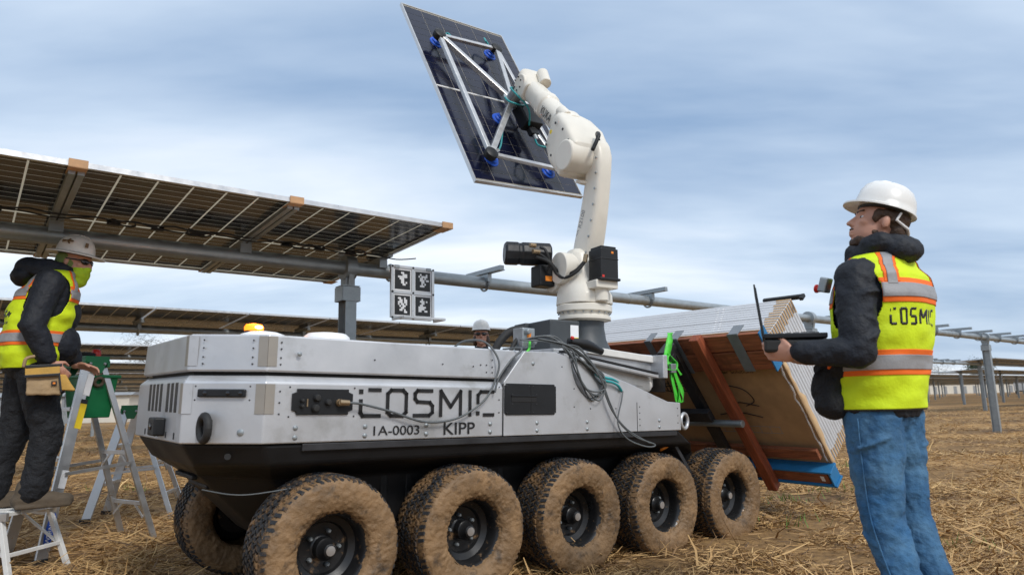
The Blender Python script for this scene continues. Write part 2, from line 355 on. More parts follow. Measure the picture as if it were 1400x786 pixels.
def grass():
    rng = random.Random(3); m = MB()
    for cx, cy, n in ((2.6, 6.9, 60), (3.4, 7.4, 50), (2.9, 4.6, 26), (4.5, 9.5, 60), (6.5, 12, 60), (-5, 9, 40), (2.2, 5.6, 20)):
        for _ in range(n):
            x = cx+rng.gauss(0, .22); y = cy+rng.gauss(0, .12); a = rng.random()*6.28; h = rng.uniform(.04, .11); d = V((cos(a), sin(a), 0)); p = V((x, y, gz(x, y))); q = V((-sin(a), cos(a), 0))*.005
            m.add([p-q, p+q, p+d*h*.6+V((0, 0, h))], [(0, 1, 2)])
    mat('grass', (.10, .20, .03), .7, 0, .2, 9); o = m.build('grass_tufts', 'grass'); o['kind'] = 'stuff'; o['label'] = 'few small green weed tufts between the straw'; o['category'] = 'grass'
grass()
def hills():
    for k, (dist, hmax, x0, x1, sd) in enumerate(((1500, 26, -1900, 2300, 3.), (950, 11, -1500, 1700, 9.))):
        m = MB(); rs = []
        for i in range(90):
            x = x0+(x1-x0)*i/89; h = hmax*(.55+.5*noise.noise(V((x*.0022, sd, 0)))+.22*noise.noise(V((x*.012, sd, 2))))
            rs.append([V((x, dist, -2)), V((x, dist+60, h*.7)), V((x, dist+160, h)), V((x, dist+420, -2))])
        m.rings(rs, False, False, False); struct(m.build('hills', 'hill', None, smooth=0))
hills()
def tree(x, y, h, label, mt, bare, seed):
    rng = random.Random(seed); t = thing('tree', label, 'tree', (x, y, 0), (0, 0, rng.random()*6), 'trees along the field edge')
    m = MB(); m.tube([(0, 0, -.3), (.02*h, 0, .3*h), (0, .02*h, .6*h), (.01*h, 0, .95*h)], lambda s: .028*h*(1-.85*s), 7, 3)
    tips = []
    for i in range(11):
        z = h*rng.uniform(.25, .75); a = rng.random()*6.28; l = h*rng.uniform(.18, .36); b = V((cos(a)*l, sin(a)*l, z+l*rng.uniform(.5, 1.1)))
        m.tube([(0, 0, z), ((b.x)*.5, b.y*.5, z+(b.z-z)*.4), b], lambda s: .010*h*(1-.8*s), 5, 3); tips.append(b)
    m.build('trunk', 'bark', t, smooth=0)
    c = MB(); n = 1500
    for i in range(n):
        b = rng.choice(tips); p = b+V((rng.gauss(0, .11*h), rng.gauss(0, .11*h), rng.gauss(0, .10*h)))
        s = h*(.0035 if bare else .022)*rng.uniform(.6, 1.5); d = V((rng.gauss(0, 1), rng.gauss(0, 1), rng.gauss(.9 if bare else 0, 1))).normalized(); e = d.orthogonal().normalized()
        L = s*(26 if bare else 1.3)
        c.add([p-e*s*.5, p+e*s*.5, p+e*s*.3+d*L, p-e*s*.3+d*L], [(0, 1, 2, 3)])
    c.build('crown', mt, t)
TR = [(-62, 68, 9, 0), (-70, 76, 10, 1), (-55, 70, 7, 1), (-80, 90, 11, 0), (-46, 88, 9, 1), (-36, 96, 8, 1), (170, 250, 11, 0), (205, 260, 12, 1), (235, 280, 10, 1), (150, 265, 9, 1), (120, 240, 9, 0), (262, 300, 12, 0), (185, 300, 12, 1), (95, 260, 9, 1), (225, 330, 14, 0)]
for i, (x, y, h, b) in enumerate(TR):
    tree(x, y, h, 'small leafless brown tree at the far edge of the field' if b else 'small dull green tree at the far edge of the field', 'crown_far' if b else 'crown_green', b, i+20)

# ------------------------------------------------------------------ solar trackers
YR = radians(38.7); DV = V((cos(YR), sin(YR), 0)); NV = V((-sin(YR), cos(YR), 0)); T0 = V((-1.19, 6.48, 0)); ZT = 2.25
ML, MW, PITCHM = 2.384, 1.303, 1.325
# module local axes: x along the short side (tube direction), y along the long side, z up = sunny side
def module_parts(parent, loc, rot, cells_top='cell_front', cells_bottom='cell_back', name='module', cache={}):
    p = bpy.data.objects.new(name, None); COL.objects.link(p); p.parent = parent; p.location = loc; p.rotation_euler = rot; p.empty_display_size = .1
    return module_fill(p, cells_top, cells_bottom, cache)
def module_meshes(cells_top, cells_bottom, cw=.2005, gp=.0030):
    f = MB()
    for s in (-1, 1):
        f.box((s*(MW/2-.006), 0, 0), (.012, ML, .034)); f.box((s*(MW/2-.02), 0, -.0155), (.016, ML-.002, .003))
        f.box((0, s*(ML/2-.006), 0), (MW-.024, .012, .034)); f.box((0, s*(ML/2-.02), -.0155), (MW-.056, .016, .003))
    fr = f.build('frame', 'aluminium_bare')
    b = MB(); b.box((0, 0, .008), (MW-.025, ML-.025, .003)); gl = b.build('glass', 'module_glass')
    st = MB()
    n = 11; half = ML/2-.035
    ch = (half-.012)/n
    for k in range(n):
        st.cur = 0; y = .014+ch*(k+.5); x0 = cw/2-.0005
        a = [(-x0, y-ch/2+gp, 0), (x0, y-ch/2+gp, 0), (x0, y+ch/2-gp, 0), (-x0, y+ch/2-gp, 0)]
        st.cur = 0; st.add([(q[0], q[1], .0112) for q in a], [(0, 1, 2, 3)]); st.cur = 1; st.add([(q[0], q[1], .0061) for q in a], [(3, 2, 1, 0)])
        st.cur = 1; st.add([(a[i][0], a[i][1], z) for i in range(4) for z in (.0061, .0112)], [(0, 2, 3, 1), (2, 4, 5, 3), (4, 6, 7, 5), (6, 0, 1, 7)])
    sm = st.build('cell_string', [cells_top, cells_bottom])
    jb = MB()
    jb.box((0, -.02, -.004), (.09, .05, .018))
    jo = jb.build('junction_box', 'black_plastic', bevel=.004)
    return [fr, gl, sm, jo]
def module_fill(p, ct, cb, cache, **kw):
    key = (ct, cb)
    if key not in cache: cache[key] = module_meshes(ct, cb, **kw); new = True
    else: new = False
    fr, gl, sm, jo = cache[key]
    put = (lambda o: (setattr(o, 'parent', p), o)[1]) if new else (lambda o: dup(o, p))
    put(fr); put(gl); j0 = put(jo); j0.location = (0, 0, 0); first = True
    for x in (-.3, .3): dup(jo, p).location = (x, 0, 0)
    for i in range(6):
        for s in (0, 1):
            o = put(sm) if first and new else dup(sm, p); first = False
            o.location = ((i-2.5)*.2125, 0, 0); o.rotation_euler = (0, 0, pi*s)
    return p
def far_module():
    m = MB(); m.cur = 0; m.box((0, 0, 0), (MW, ML, .03)); m.cur = 1
    for i in range(6): m.box(((i-2.5)*.2125, 0, 0), (.196, ML-.05, .034))
    m.cur = 0; m.box((0, 0, 0), (MW, .03, .036))
    o = m.build('module', ['aluminium_bare', 'cell_back']); me = o.data; bpy.data.objects.remove(o); return me
FARM = far_module()
def far_table(n):
    m = MB(); m.cur = 1; m.box((0, 0, 0), (PITCHM*n, ML, .03)); m.cur = 0
    for s in (-1, 1): m.box((0, s*ML/2, 0), (PITCHM*n, .012, .036))
    for i in range(1, n): m.box(((i-n/2)*PITCHM, 0, 0), (.03, ML, .034))
    o = m.build('module', ['aluminium_bare', 'cell_back']); me = o.data; bpy.data.objects.remove(o); return me
FART = far_table(10)
def ibeam(zt, zb=-.4):
    m = MB(); h = zt-zb
    for s in (-1, 1): m.box((0, s*.075, zb+h/2), (.105, .008, h))
    m.box((0, 0, zb+h/2), (.007, .142, h)); return m
_pm = ibeam(ZT-.22).build('post', 'steel_galv'); POST = _pm.data; bpy.data.objects.remove(_pm)
def bracket_mesh():
    m = MB(); z = ZT-.22
    for s in (-1, 1):
        m.box((0, s*.083, z-.03), (.17, .006, .13)); m.box((s*.088, 0, z-.03), (.006, .16, .13))
    m.box((0, 0, z+.045), (.17, .16, .008))
    m.lathe([(.115, -.05), (.115, .05)], 28, (0, 0, ZT), (1, 0, 0)); m.bar((0, 0, z+.04), (0, 0, ZT-.08), .09, .11)
    for s in (-1, 1): m.bar((0, s*.06, z+.04), (0, s*.10, ZT), .05, .012)
    o = m.build('bearing', 'steel_galv'); me = o.data; bpy.data.objects.remove(o); return me
BRK = bracket_mesh()
def rail_mesh():
    m = MB(); m.box((0, 0, .045), (.052, .62, .045)); m.box((0, .0, .02), (.08, .62, .006)); m.box((0, 0, -.03), (.05, .19, .08)); m.torus((0, 0, -.075), (1, 0, 0), .083, .012, 20, 6)
    o = m.build('rail', 'steel_galv'); me = o.data; bpy.data.objects.remove(o); return me
RAIL = rail_mesh()
def put(name, me, parent, loc, rot=(0, 0, 0)):
    o = obj(name, me, parent); o.location = loc; o.rotation_euler = rot; return o
def tracker(s, label, t0, t1, spans, posts, rails=(), near=False, tilt=-.045, far_from=55):
    o = T0+NV*s; r = thing('solar_tracker', label, 'solar tracker', o, (0, 0, YR), 'tracker rows across the field')
    m = MB(); m.cyl((t0, 0, ZT), (t1, 0, ZT), .064, n=20)
    t = t0+1.0
    while t < min(t1, 40): m.lathe([(.0665, 0), (.0665, .04)], 20, (t, 0, ZT), (1, 0, 0)); t += 5.3
    m.build('torque_tube', 'steel_galv', r, smooth=35)
    for p in posts:
        put('post', POST, r, (p, 0, 0)); put('bearing', BRK, r, (p, 0, 0))
    for p in rails: put('rail', RAIL, r, (p, 0, ZT+.075))
    for a, b in spans:
        t = a+PITCHM/2
        while t < b:
            if near: module_parts(r, (t, 0, ZT+.14), (tilt, 0, 0)); t += PITCHM
            elif t < far_from: put('module', FARM, r, (t, 0, ZT+.14), (tilt, 0, 0)); t += PITCHM
            else: put('module', FART, r, (t+4.5*PITCHM, 0, ZT+.14), (tilt, 0, 0)); t += 10*PITCHM
        if not near:
            t = a
            while t < min(b, 14)+.1: put('rail', RAIL, r, (t, 0, ZT+.06)); t += PITCHM*2
    return r
TE = -.05      # right end of the near table along the tube
near = tracker(0, 'nearest solar tracker with half-built table over the man on the platform', -8.2, 60, [(TE-4*PITCHM, TE)], [-.42, 7.9, 16.2, 24.5, 32.8, 41], [1.15, 3.8, 6.45, 9.1, 11.75]+[13.1+1.325*i for i in range(9)], True)
def near_details():
    # rails under the module joints with orange tape ends, wiring loops
    for k in range(0, 5):
        t = TE-k*PITCHM-(.05 if k == 0 else 0)
        m = MB()
        if k:
            for q in (-.024, .024): m.box((q, 0, -.034), (.036, 2.26, .026))
            m.box((0, 0, -.019), (.086, 2.26, .004)); m.box((0, 0, -.085), (.09, .17, .08))
        else: m.box((0, 0, -.07), (.08, .17, .10)); m.box((0, 0, -.030), (.05, .45, .024))
        o = m.build('rail', 'steel_galv', near); o.location = (t, 0, ZT+.14); o.rotation_euler = (-.045, 0, 0)
        for s in (-1, 1):
            y = s*(ML/2); z = ZT+.14+y*sin(-.045)
            m = MB(); m.box((t, y+s*.004, z), (.10, .012, .05)); m.box((t, y-s*.07, z-.024), (.10, .16, .005)); m.build('clamp_tape', 'tape_orange', near)
    rng = random.Random(4)
    for k in range(3):
        for dx in (-.28, .24):
            t = TE-(k+.5)*PITCHM+dx; m = MB(); c = V((t, -.3, ZT+.09)); pts = []
            for i in range(14):
                a = i*.9; pts.append(c+V((.085*cos(a)+rng.uniform(-.012, .012), .075*sin(a), rng.uniform(-.02, .01))))
            pts += [c+V((.2, .02, .0)), c+V((.42, .05, -.01)), c+V((.6, .0, .01))]
            m.tube(pts, .0055, 6, 4); m.build('wire_loop', 'black_rubber', near, smooth=0)
    m = MB(); m.tube([(TE-4*PITCHM+.1*i*1.3, -.28+.015*sin(i*1.9), ZT+.105+.008*sin(i*2.7)) for i in range(38)], .006, 6, 2); m.build('wire', 'black_rubber', near, smooth=0)
near_details()
LB = ['second tracker row behind the rover, panels seen from below', 'third tracker row behind the rover, left of its hood', 'fourth tracker row back, seen low behind the ladders', 'fifth tracker row back', 'sixth tracker row back', 'seventh tracker row back', 'eighth tracker row, farthest across the field']
for i, s in enumerate((6.2, 12.8, 19.4, 26, 32.6, 39.2, 45.8)):
    lab = LB[i] if i < 3 else LB[i]+', low near the horizon'
    sp = [(-9-1.1*i, 9), (34, 95)] if i == 0 else [(-12, 26), (46+6*i, 160+8*i)] if i == 1 else [(-13, 170+9*i)]
    off = {0: 35.6}.get(i, 3.1*i)
    ps = [off % 8.3+8.3*k for k in range(-2, 12+2*i)]
    tracker(s, lab, -14, 170+8*i, sp, ps, [27+PITCHM*k for k in range(5)] if i == 0 else (), False, -.045)

# ------------------------------------------------------------------ rover
RY, RP, RR = radians(39.0), radians(-1.3), radians(1.0)
ud = V((cos(RY)*cos(RP), sin(RY)*cos(RP), sin(RP))); vd = V((-sin(RY), cos(RY), 0)); wv = ud.cross(vd)
RM = Matrix((ud, vd, wv)).transposed() @ Matrix.Rotation(RR, 3, 'X')
RO = V((.384, 4.173, -.005))
def rover_thing(name, label, cat, p=(0, 0, 0), group=None, rotz=0):
    o = thing(name, label, cat, RO+RM @ V(p), (0, 0, 0), group); o.rotation_euler = (RM @ Matrix.Rotation(rotz, 3, 'Z')).to_euler(); return o
rov = rover_thing('rover', 'long ten-wheeled silver and black field rover carrying the robot arm', 'rover')
V0, V1 = .08, 1.47; UB = 1.035; US = -.55
def outline(z, ins=0., vin=None, u0=None, ub=None, nose=0.):
    a = V0+ins if vin is None else vin; b = V1-(a-V0); uf = -2.17+ins+nose; uc = -1.885+ins*.4+nose; k = .22
    e = UB-ins if ub is None else ub
    return [V((e, a, z)), V((uc, a, z)), V((uf, a+k, z)), V((uf, b-k, z)), V((uc, b, z)), V((e, b, z))]
def hull():
    m = MB()
    m.rings([outline(.80, .012), outline(.70, .035, ub=1.2, nose=.04), outline(.62, .06, vin=.335, ub=1.5, nose=.12), outline(.33, 0, vin=.37, ub=1.62, nose=.47), outline(.27, 0, vin=.43, ub=1.55, nose=.56)])
    return m.build('hull', 'hull_black', rov, bevel=.018, seg=3)
hull_o = hull()
def hull_details():
    # arched fender lips over the wheels, ribs, front cooling ridges, a row of rear struts
    for k in range(9):
        u = -1.95+.33*k
        if k in (3, 5): continue
    for u in (-1.14, -.99, -.36, .42, 1.2):
        one('rib', 'hull_black', lambda m: m.box((u, .352, .53), (.045, .03, .22)), rov, bevel=.008)
    for i in range(4):
        f = i/4; u = -2.02+.27*f; z = .62-.19*f
        one('cooling_ridge', 'hull_black', lambda m: m.bar((u+.01, .62, z), (u+.01, .95, z), .028, .022), rov, bevel=.006)
    one('sill', 'steel_dark', lambda m: m.box((-.35, .10, .78), (2.7, .03, .034)), rov, bevel=.004)
    m = MB(); m.tube([(-2.06, .30, .60), (-1.98, .20, .585), (-1.9, .17, .58), (-1.78, .15, .59), (-1.70, .14, .60)], .003, 6); m.build('tow_wire', 'cable_grey', rov, smooth=0)
hull_details()
def body():
    # lower silver tray with its bright bevelled top lip
    m = MB(); m.rings([outline(.80, 0, ub=US), outline(1.068, 0, ub=US), outline(1.10, .03, ub=US)]); m.build('lower_body', 'aluminium', rov, bevel=.006)
    m = MB(); m.rings([outline(1.095, .05, ub=US-.02), outline(1.118, .05, ub=US-.02)]); m.build('seam', 'black_rubber', rov)
    # hood, rear end cut on a slant
    bt, tp = outline(1.116, .012, ub=-.575), outline(1.283, .018, ub=-.41); m = MB(); m.rings([bt, tp]); m.build('hood', 'aluminium', rov, bevel=.008)
    # rear body: one silhouette across the width
    pr = [(-.547, .80), (-.547, 1.10), (-.395, 1.279), (-.15, 1.287), (.53, 1.105), (.90, .995), (UB, .988), (UB, .80)]
    for v in (V0-.002, V1-.018): m = MB(); m.prism([(u, v, z) for u, z in pr], (0, .02, 0)); m.build('side_panel', 'aluminium', rov, bevel=.004)
    pr2 = [(-.547, .80), (-.547, 1.09), (-.395, 1.262), (-.12, 1.262), (.3, 1.13), (.55, 1.0), (.95, .93), (UB-.01, .93), (UB-.01, .80)]
    m = MB(); m.prism([(u, V0+.02, z) for u, z in pr2], (0, V1-V0-.04, 0)); m.build('rear_deck', 'aluminium', rov, bevel=.006)
    # inset seam lines of the side plates
    for u in (.575,): one('panel_joint', 'ink_black', lambda m: m.box((u, V0-.0025, .895), (.003, .003, .19)), rov)
    one('panel_joint', 'ink_black', lambda m: m.box((-.552, V0-.001, .945), (.005, .006, .29)), rov)
    # tan folded corner plates on the chamfers
    def corner(z0, z1, ins):
        a, b = outline(z0, ins), outline(z1, ins)
        for i in (1, 2):
            for d_, w_ in ((-1, .042), (1, .042)):
                p = a[i]; q = a[i+d_]; e = (q-p).normalized()*w_; nn = V((e.y, -e.x, 0)).normalized()*.0025
                c = (a[0]+a[3])/2
                if nn.dot(p-V((c.x, .775, p.z))) < 0: nn = -nn
                m = MB(); m.prism([p+nn, p+e+nn, p+e+nn+V((0, 0, z1-z0)), p+nn+V((0, 0, z1-z0))], -nn*.9); m.build('corner_plate', 'aluminium_tan' if (i == 1 or d_ == 1) else 'aluminium', rov)
    corner(1.14, 1.275, .012); corner(.93, 1.062, -.001)
body()
def face_xy(i, ins=0.0):
    """frame of outline facet i..i+1: origin, direction along, outward normal"""
    o = outline(0, ins); p, q = o[i], o[i+1]; x = (q-p); L = x.length; x.normalize(); n = V((x.y, -x.x, 0))
    if n.dot((p+q)/2-V((0, .775, 0))) < 0: n = -n
    return p, x, n, L
BOLT = MB(); BOLT.lathe([(.011, 0), (.011, .003), (.006, .007), (.003, .0075)], 10, (0, 0, 0), (0, -1, 0)); _b = BOLT.build('bolt', 'steel_galv'); BOLTM = _b.data; bpy.data.objects.remove(_b)
RIV = MB(); RIV.lathe([(.0042, 0), (.004, .0015), (.002, .0025)], 8, (0, 0, 0), (0, -1, 0)); _b = RIV.build('rivet', 'steel_dark'); RIVM = _b.data; bpy.data.objects.remove(_b)
def bolts():
    P = []
    for u in (-1.74, -1.395, -1.05, -.64, -.30, .11, .80): P += [(u, .868), (u, .825)]
    P += [(-.33, 1.21), (-1.74, 1.20)]
    for u, z in P: put('bolt', BOLTM, rov, (u, V0-.002, z))
    R_ = [(u, z) for u in (-1.82,) for z in (1.15, 1.18, 1.22, 1.25)] + [(-1.82, z) for z in (.93, .98, 1.03)] + [(-.58, z) for z in (.93, 1.0, 1.07)] + [(.0, .96), (.0, 1.07), (.14, .95), (.14, 1.04), (.37, .95), (.60, .84), (.60, .88), (.60, .92), (.60, .96), (-.1, 1.2), (.25, 1.13)]
    R_ += [(-.50+.04*i, 1.22-.03*j) for i in range(1) for j in range(2)] + [(1.0, z) for z in (.85, .9, .95)] + [(-.62, 1.15), (-.62, 1.18), (-.66, 1.15), (-.66, 1.19), (-.70, 1.19), (-.62, 1.22), (-1.35, 1.19), (-.95, 1.185), (-.75, 1.18)]
    for u, z in R_: put('rivet', RIVM, rov, (u, V0-(-.011 if z > 1.105 and u < -.5 else .003), z))
    p, x, n, L = face_xy(1)
    for t in (.07, L-.07):
        for z in (1.15, 1.18, 1.22, 1.255):
            o = put('rivet', RIVM, rov, p+x*t+V((0, 0, z))-n*.012, (0, 0, atan2(-n.x, n.y)+pi))
bolts()
def front():
    # grille slots: thin black plates, the shade of the openings put into their colour
    p, x, n, L = face_xy(2); rz = atan2(n.y, n.x)
    def plate(name, t, z, w_, h_, d_, mt, par=rov, off=0., bev=.004):
        c = p+x*t+n*(off+d_/2)+V((0, 0, z)); m = MB(); m.box((0, 0, 0), (d_, w_, h_)); o = m.build(name, mt, par, bevel=bev); o.location = c; o.rotation_euler = (0, 0, rz); return o
    for i, t in enumerate((.12, .20, .28, .42, .50, .58, .66)):
        g = plate('grille_slot', t, 1.0, .05, .135, .006, 'ink_black', off=-.0045, bev=.018)
    for t in (.1, .25, .4, .55, .7): plate('front_clip', t, .83, .012, .03, .004, 'steel_dark')
    cb = plate('front_camera', .34, .865, .13, .085, .05, 'black_plastic', bev=.008)
    one('lens', 'lens_dark', lambda m: m.lathe([(.016, 0), (.016, .004), (.009, .006)], 16, p+x*.34+n*.05+V((0, 0, .865)), n), rov, smooth=30)
    # sensor bar and tow ring on the chamfer
    p2, x2, n2, L2 = face_xy(1); rz2 = atan2(n2.y, n2.x); c = p2+x2*(L2*.52)+V((0, 0, 1.02))
    m = MB(); m.box((0, 0, 0), (.02, .21, .036)); o = m.build('sensor_bar', 'black_plastic', rov, bevel=.006); o.location = c+n2*.008; o.rotation_euler = (0, 0, rz2)
    for t in (-.085, -.03, .07):
        q = MB(); q.lathe([(.009, 0), (.009, .003), (.004, .004)], 12, c+x2*t+n2*.018, n2); q.build('lens', 'lens_dark', rov, smooth=30)
    for t in (-.12, .12):
        for z in (.03, -.03): o = put('rivet', RIVM, rov, c+x2*t+V((0, 0, z))-n2*.001, (0, 0, rz2+pi/2))
    m = MB(); m.torus(c+x2*.055+n2*.035-V((0, 0, .15)), x2*.75+n2*.65, .052, .017, 28, 10); m.box(c+x2*.055+n2*.005-V((0, 0, .15)), (.03, .05, .07)); m.build('tow_ring', 'black_rubber', rov, smooth=40)
    m = MB(); m.lathe([(.015, 0), (.015, .004), (.006, .008)], 12, c-x2*.09+V((0, 0, -.17)), n2); m.build('bolt', 'steel_galv', rov, smooth=30)
    # hull plug and tape marks
    one('sill_plug', 'black_rubber', lambda m: m.lathe([(.014, 0), (.014, .006)], 14, (-1.99, .20, .745), (-.5, -.85, 0)), rov)
front()
def side_gear():
    y = V0-.002
    def chamfered(u0, u1, z0, z1, c, d): # plate with notched corners
        pts = [(u0+c, z0), (u1-c, z0), (u1-c, z0+c*.6), (u1, z0+c), (u1, z1-c), (u1-c, z1-c*.6), (u1-c, z1), (u0+c, z1), (u0+c, z1-c*.6), (u0, z1-c), (u0, z0+c), (u0+c, z0+c*.6)]
        m = MB(); m.prism([(a, y, b) for a, b in pts], (0, -d, 0)); return m
    cp = chamfered(-1.765, -1.468, .925, 1.043, .022, .008).build('connector_panel', 'black_plastic', rov, bevel=.002)
    for u, z, r in ((-1.65, 1.002, .017), (-1.655, .955, .019), (-1.595, .982, .015), (-1.72, .99, .009), (-1.72, .965, .009)):
        one('knob', 'black_rubber', lambda m: m.lathe([(r, 0), (r, .012), (r*.7, .02), (r*.3, .021)], 16, (u, y-.008, z), (0, -1, 0)), cp, smooth=35)
    one('port', 'brass', lambda m: m.box((-1.695, y-.011, .98), (.006, .006, .035)), cp)
    m = MB(); m.lathe([(.017, 0), (.017, .012), (.014, .012), (.014, .03)], 16, (-1.54, y-.008, .981), (0, -1, 0)); m.cyl((-1.545, y-.03, .981), (-1.50, y-.035, .980), .016, .013); m.build('plug', 'brass', cp, smooth=35)
    for u in (-1.775, -1.458):
        for z in (.918, 1.05): put('rivet', RIVM, rov, (u, y, z))
    ap = chamfered(-.545, -.155, .915, 1.092, .012, .008).build('access_panel', 'black_plastic', rov, bevel=.003)
    one('panel_joint', 'ink_black', lambda m: m.box((-.35, y-.0085, 1.003), (.004, .003, .17)), ap)
    one('handle_slot', 'ink_black', lambda m: m.box((-.405, y-.0085, 1.004), (.185, .003, .032)), ap, bevel=.001)
    for u in (-.53, -.365, -.335, -.17):
        for z in (.928, 1.078): put('bolt', RIVM, ap, (u, y-.008, z))
    for u in (-.49, -.31):
        for z in (.975, 1.03): put('bolt', RIVM, ap, (u, y-.008, z))
    one('handle', 'black_plastic', lambda m: m.box((-.405, y-.011, 1.022), (.19, .008, .008)), ap, bevel=.003)
    # stroke lettering
    S = .0185
    def stroke(m, pts, w_=S, closed=False):
        P = [V((a, 0, b)) for a, b in pts]
        for i in range(len(P)-1+(1 if closed else 0)):
            a, b = P[i], P[(i+1) % len(P)]; d = (b-a).normalized()*w_*.42; m.bar(a-d, b+d, .0022, w_, (0, 0, 1)) if abs((b-a).normalized().z) < .9 else m.bar(a-d, b+d, w_, .0022, (0, 1, 0))
    def letter(name, polys, x0, wid, closed=False):
        m = MB()
        for pl in polys:
            if len(pl) == 1: m.box((x0+pl[0][0]*wid, 0, .915+pl[0][1]*.125), (.022, .0022, .022))
            else: stroke(m, [(x0+a*wid, .915+b*.125) for a, b in pl], S, closed)
        o = m.build(name, 'ink_black', rov); o.location = (0, y-.0018, .003); return o
    for pl in ([(.1, .93)], [(.1, .58), (.1, .12), (.2, 0), (.98, 0)], [(.50, 1), (.98, 1)]): letter('letter_stroke', [pl], -1.435, .115)
    letter('letter', [[(.18, 0), (.82, 0), (1, .14), (1, .86), (.82, 1), (.18, 1), (0, .86), (0, .14)]], -1.278, .105, True)
    letter('letter', [[(0, 0), (.82, 0), (1, .12), (1, .38), (.85, .52), (.16, .55), (.03, .68), (.03, .88), (.16, 1), (.95, 1)]], -1.125, .108)
    letter('letter', [[(0, 0), (0, 1), (.5, .35), (1, 1), (1, 0)]], -.966, .125)
    letter('letter', [[(.5, 0), (.5, 1)]], -.785, .012)
    for pl in ([(.08, .52), (.08, .85), (.25, 1), (.98, 1)], [(.08, .07)], [(.45, 0), (.98, 0)]): letter('letter_stroke', [pl], -.735, .115)
    text_mesh('serial_number', '1A-0003', .046, 'ink_black', rov, (-1.35, y-.0004, .824), (1, 0, 0), (0, 0, 1), .0015, .258, .006)
    text_mesh('name_mark', 'KIPP', .062, 'ink_black', rov, (-.945, y-.0004, .818), (1, 0, 0), (0, 0, 1), .0015, .20, .006)
    pl_ = bpy.data.lights.new('beacon_light', 'POINT'); pl_.energy = 2.5; pl_.color = (1, .35, .05); pl_.shadow_soft_size = .04; lo_ = bpy.data.objects.new('beacon_light', pl_); COL.objects.link(lo_); lo_.parent = rov; lo_.location = (-1.70, .86, 1.45)
    # antenna domes and lit beacon on the hood
    one('antenna_dome', 'white_plastic', lambda m: m.lathe([(.115, 0), (.115, .022), (.105, .034), (.07, .046), (.03, .051), (.002, .052)], 36, (-1.77, .50, 1.283), (0, 0, 1)), rov, smooth=40)
    one('antenna_dome', 'white_plastic', lambda m: m.lathe([(.125, 0), (.128, .012), (.12, .045), (.10, .062), (.05, .068), (.002, .069)], 36, (-1.42, .52, 1.283), (0, 0, 1)), rov, smooth=40)
    b = one('beacon', 'black_plastic', lambda m: m.lathe([(.055, 0), (.05, .085)], 20, (-1.70, .86, 1.283), (0, 0, 1)), rov)
    one('lamp', 'lamp_amber', lambda m: m.lathe([(.050, 0), (.052, .02), (.042, .036), (.002, .042)], 20, (-1.70, .86, 1.368), (0, 0, 1)), b, smooth=50)
    one('bulb', 'lamp_core', lambda m: m.ell((-1.69, .810, 1.386), (.022, .008, .010)), b, smooth=50)
side_gear()
# ---- wheels
def wheel_meshes():
    W = .15; prof = []
    pr = [(.168, -.105), (.178, -.128), (.20, -.142), (.235, -.150), (.275, -.149), (.302, -.143), (.316, -.129), (.322, -.104), (.3245, -.05), (.325, 0)]
    pr = pr+[(r, -y) for r, y in pr[-2::-1]]
    P = smooth_path([(r, y, 0) for r, y in pr], 4); n = 200; m = MB()
    m.rings([[V((p.x*cos(2*pi*j/n), p.y, p.x*sin(2*pi*j/n))) for j in range(n)] for p in P], True, False, False)
    me_t = m
    tb = MB(); nb = 62
    for row, (yc, hw, sl) in enumerate(((-.118, .020, .35), (-.077, .013, -.6), (-.046, .013, .6), (-.0155, .013, -.6), (.0155, .013, .6), (.046, .013, -.6), (.077, .013, .6), (.118, .020, -.35))):
        for k in range(nb):
            a0 = 2*pi*(k+.5*(row % 2))/nb; da = 2*pi/nb*.29; r1 = .318 if abs(yc) < .1 else .312; h = .0175
            vs = []
            for rr in (r1, r1+h):
                for sa, sy in ((-1, -1), (1, -1), (1, 1), (-1, 1)):
                    k2 = .88 if rr > r1 else 1; a = a0+sa*da*k2+sy*sl*da; q = rr-(.010 if abs(yc) > .1 and sy*yc > 0 else 0)
                    vs.append((q*cos(a), yc+sy*hw*k2, q*sin(a)))
            tb.add(vs, [(0, 1, 2, 3), (4, 7, 6, 5), (0, 4, 5, 1), (1, 5, 6, 2), (2, 6, 7, 3), (3, 7, 4, 0)])
    rim = MB(); rim.lathe([(.176, .0), (.180, .008), (.170, .016), (.158, .03), (.152, .06), (.150, .10), (.128, .112), (.120, .116), (.112, .135), (.06, .140), (.05, .132), (.0, .132)], 48, (0, -.128, 0), (0, 1, 0), False)
    hub = MB(); hub.lathe([(.05, 0), (.05, -.05), (.044, -.055), (.034, -.075), (.030, -.092), (.024, -.095), (.0, -.095)], 28, (0, .008, 0), (0, 1, 0), False)
    cap = MB(); cap.lathe([(.022, 0), (.022, .004), (.002, .005)], 20, (0, -.086, 0), (0, -1, 0))
    nut = MB()
    nut.lathe([(.0105, 0), (.0105, .018), (.006, .024)], 6, (0, 0, 0), (0, -1, 0))
    return me_t, tb, rim, hub, cap, nut
WT = wheel_meshes()
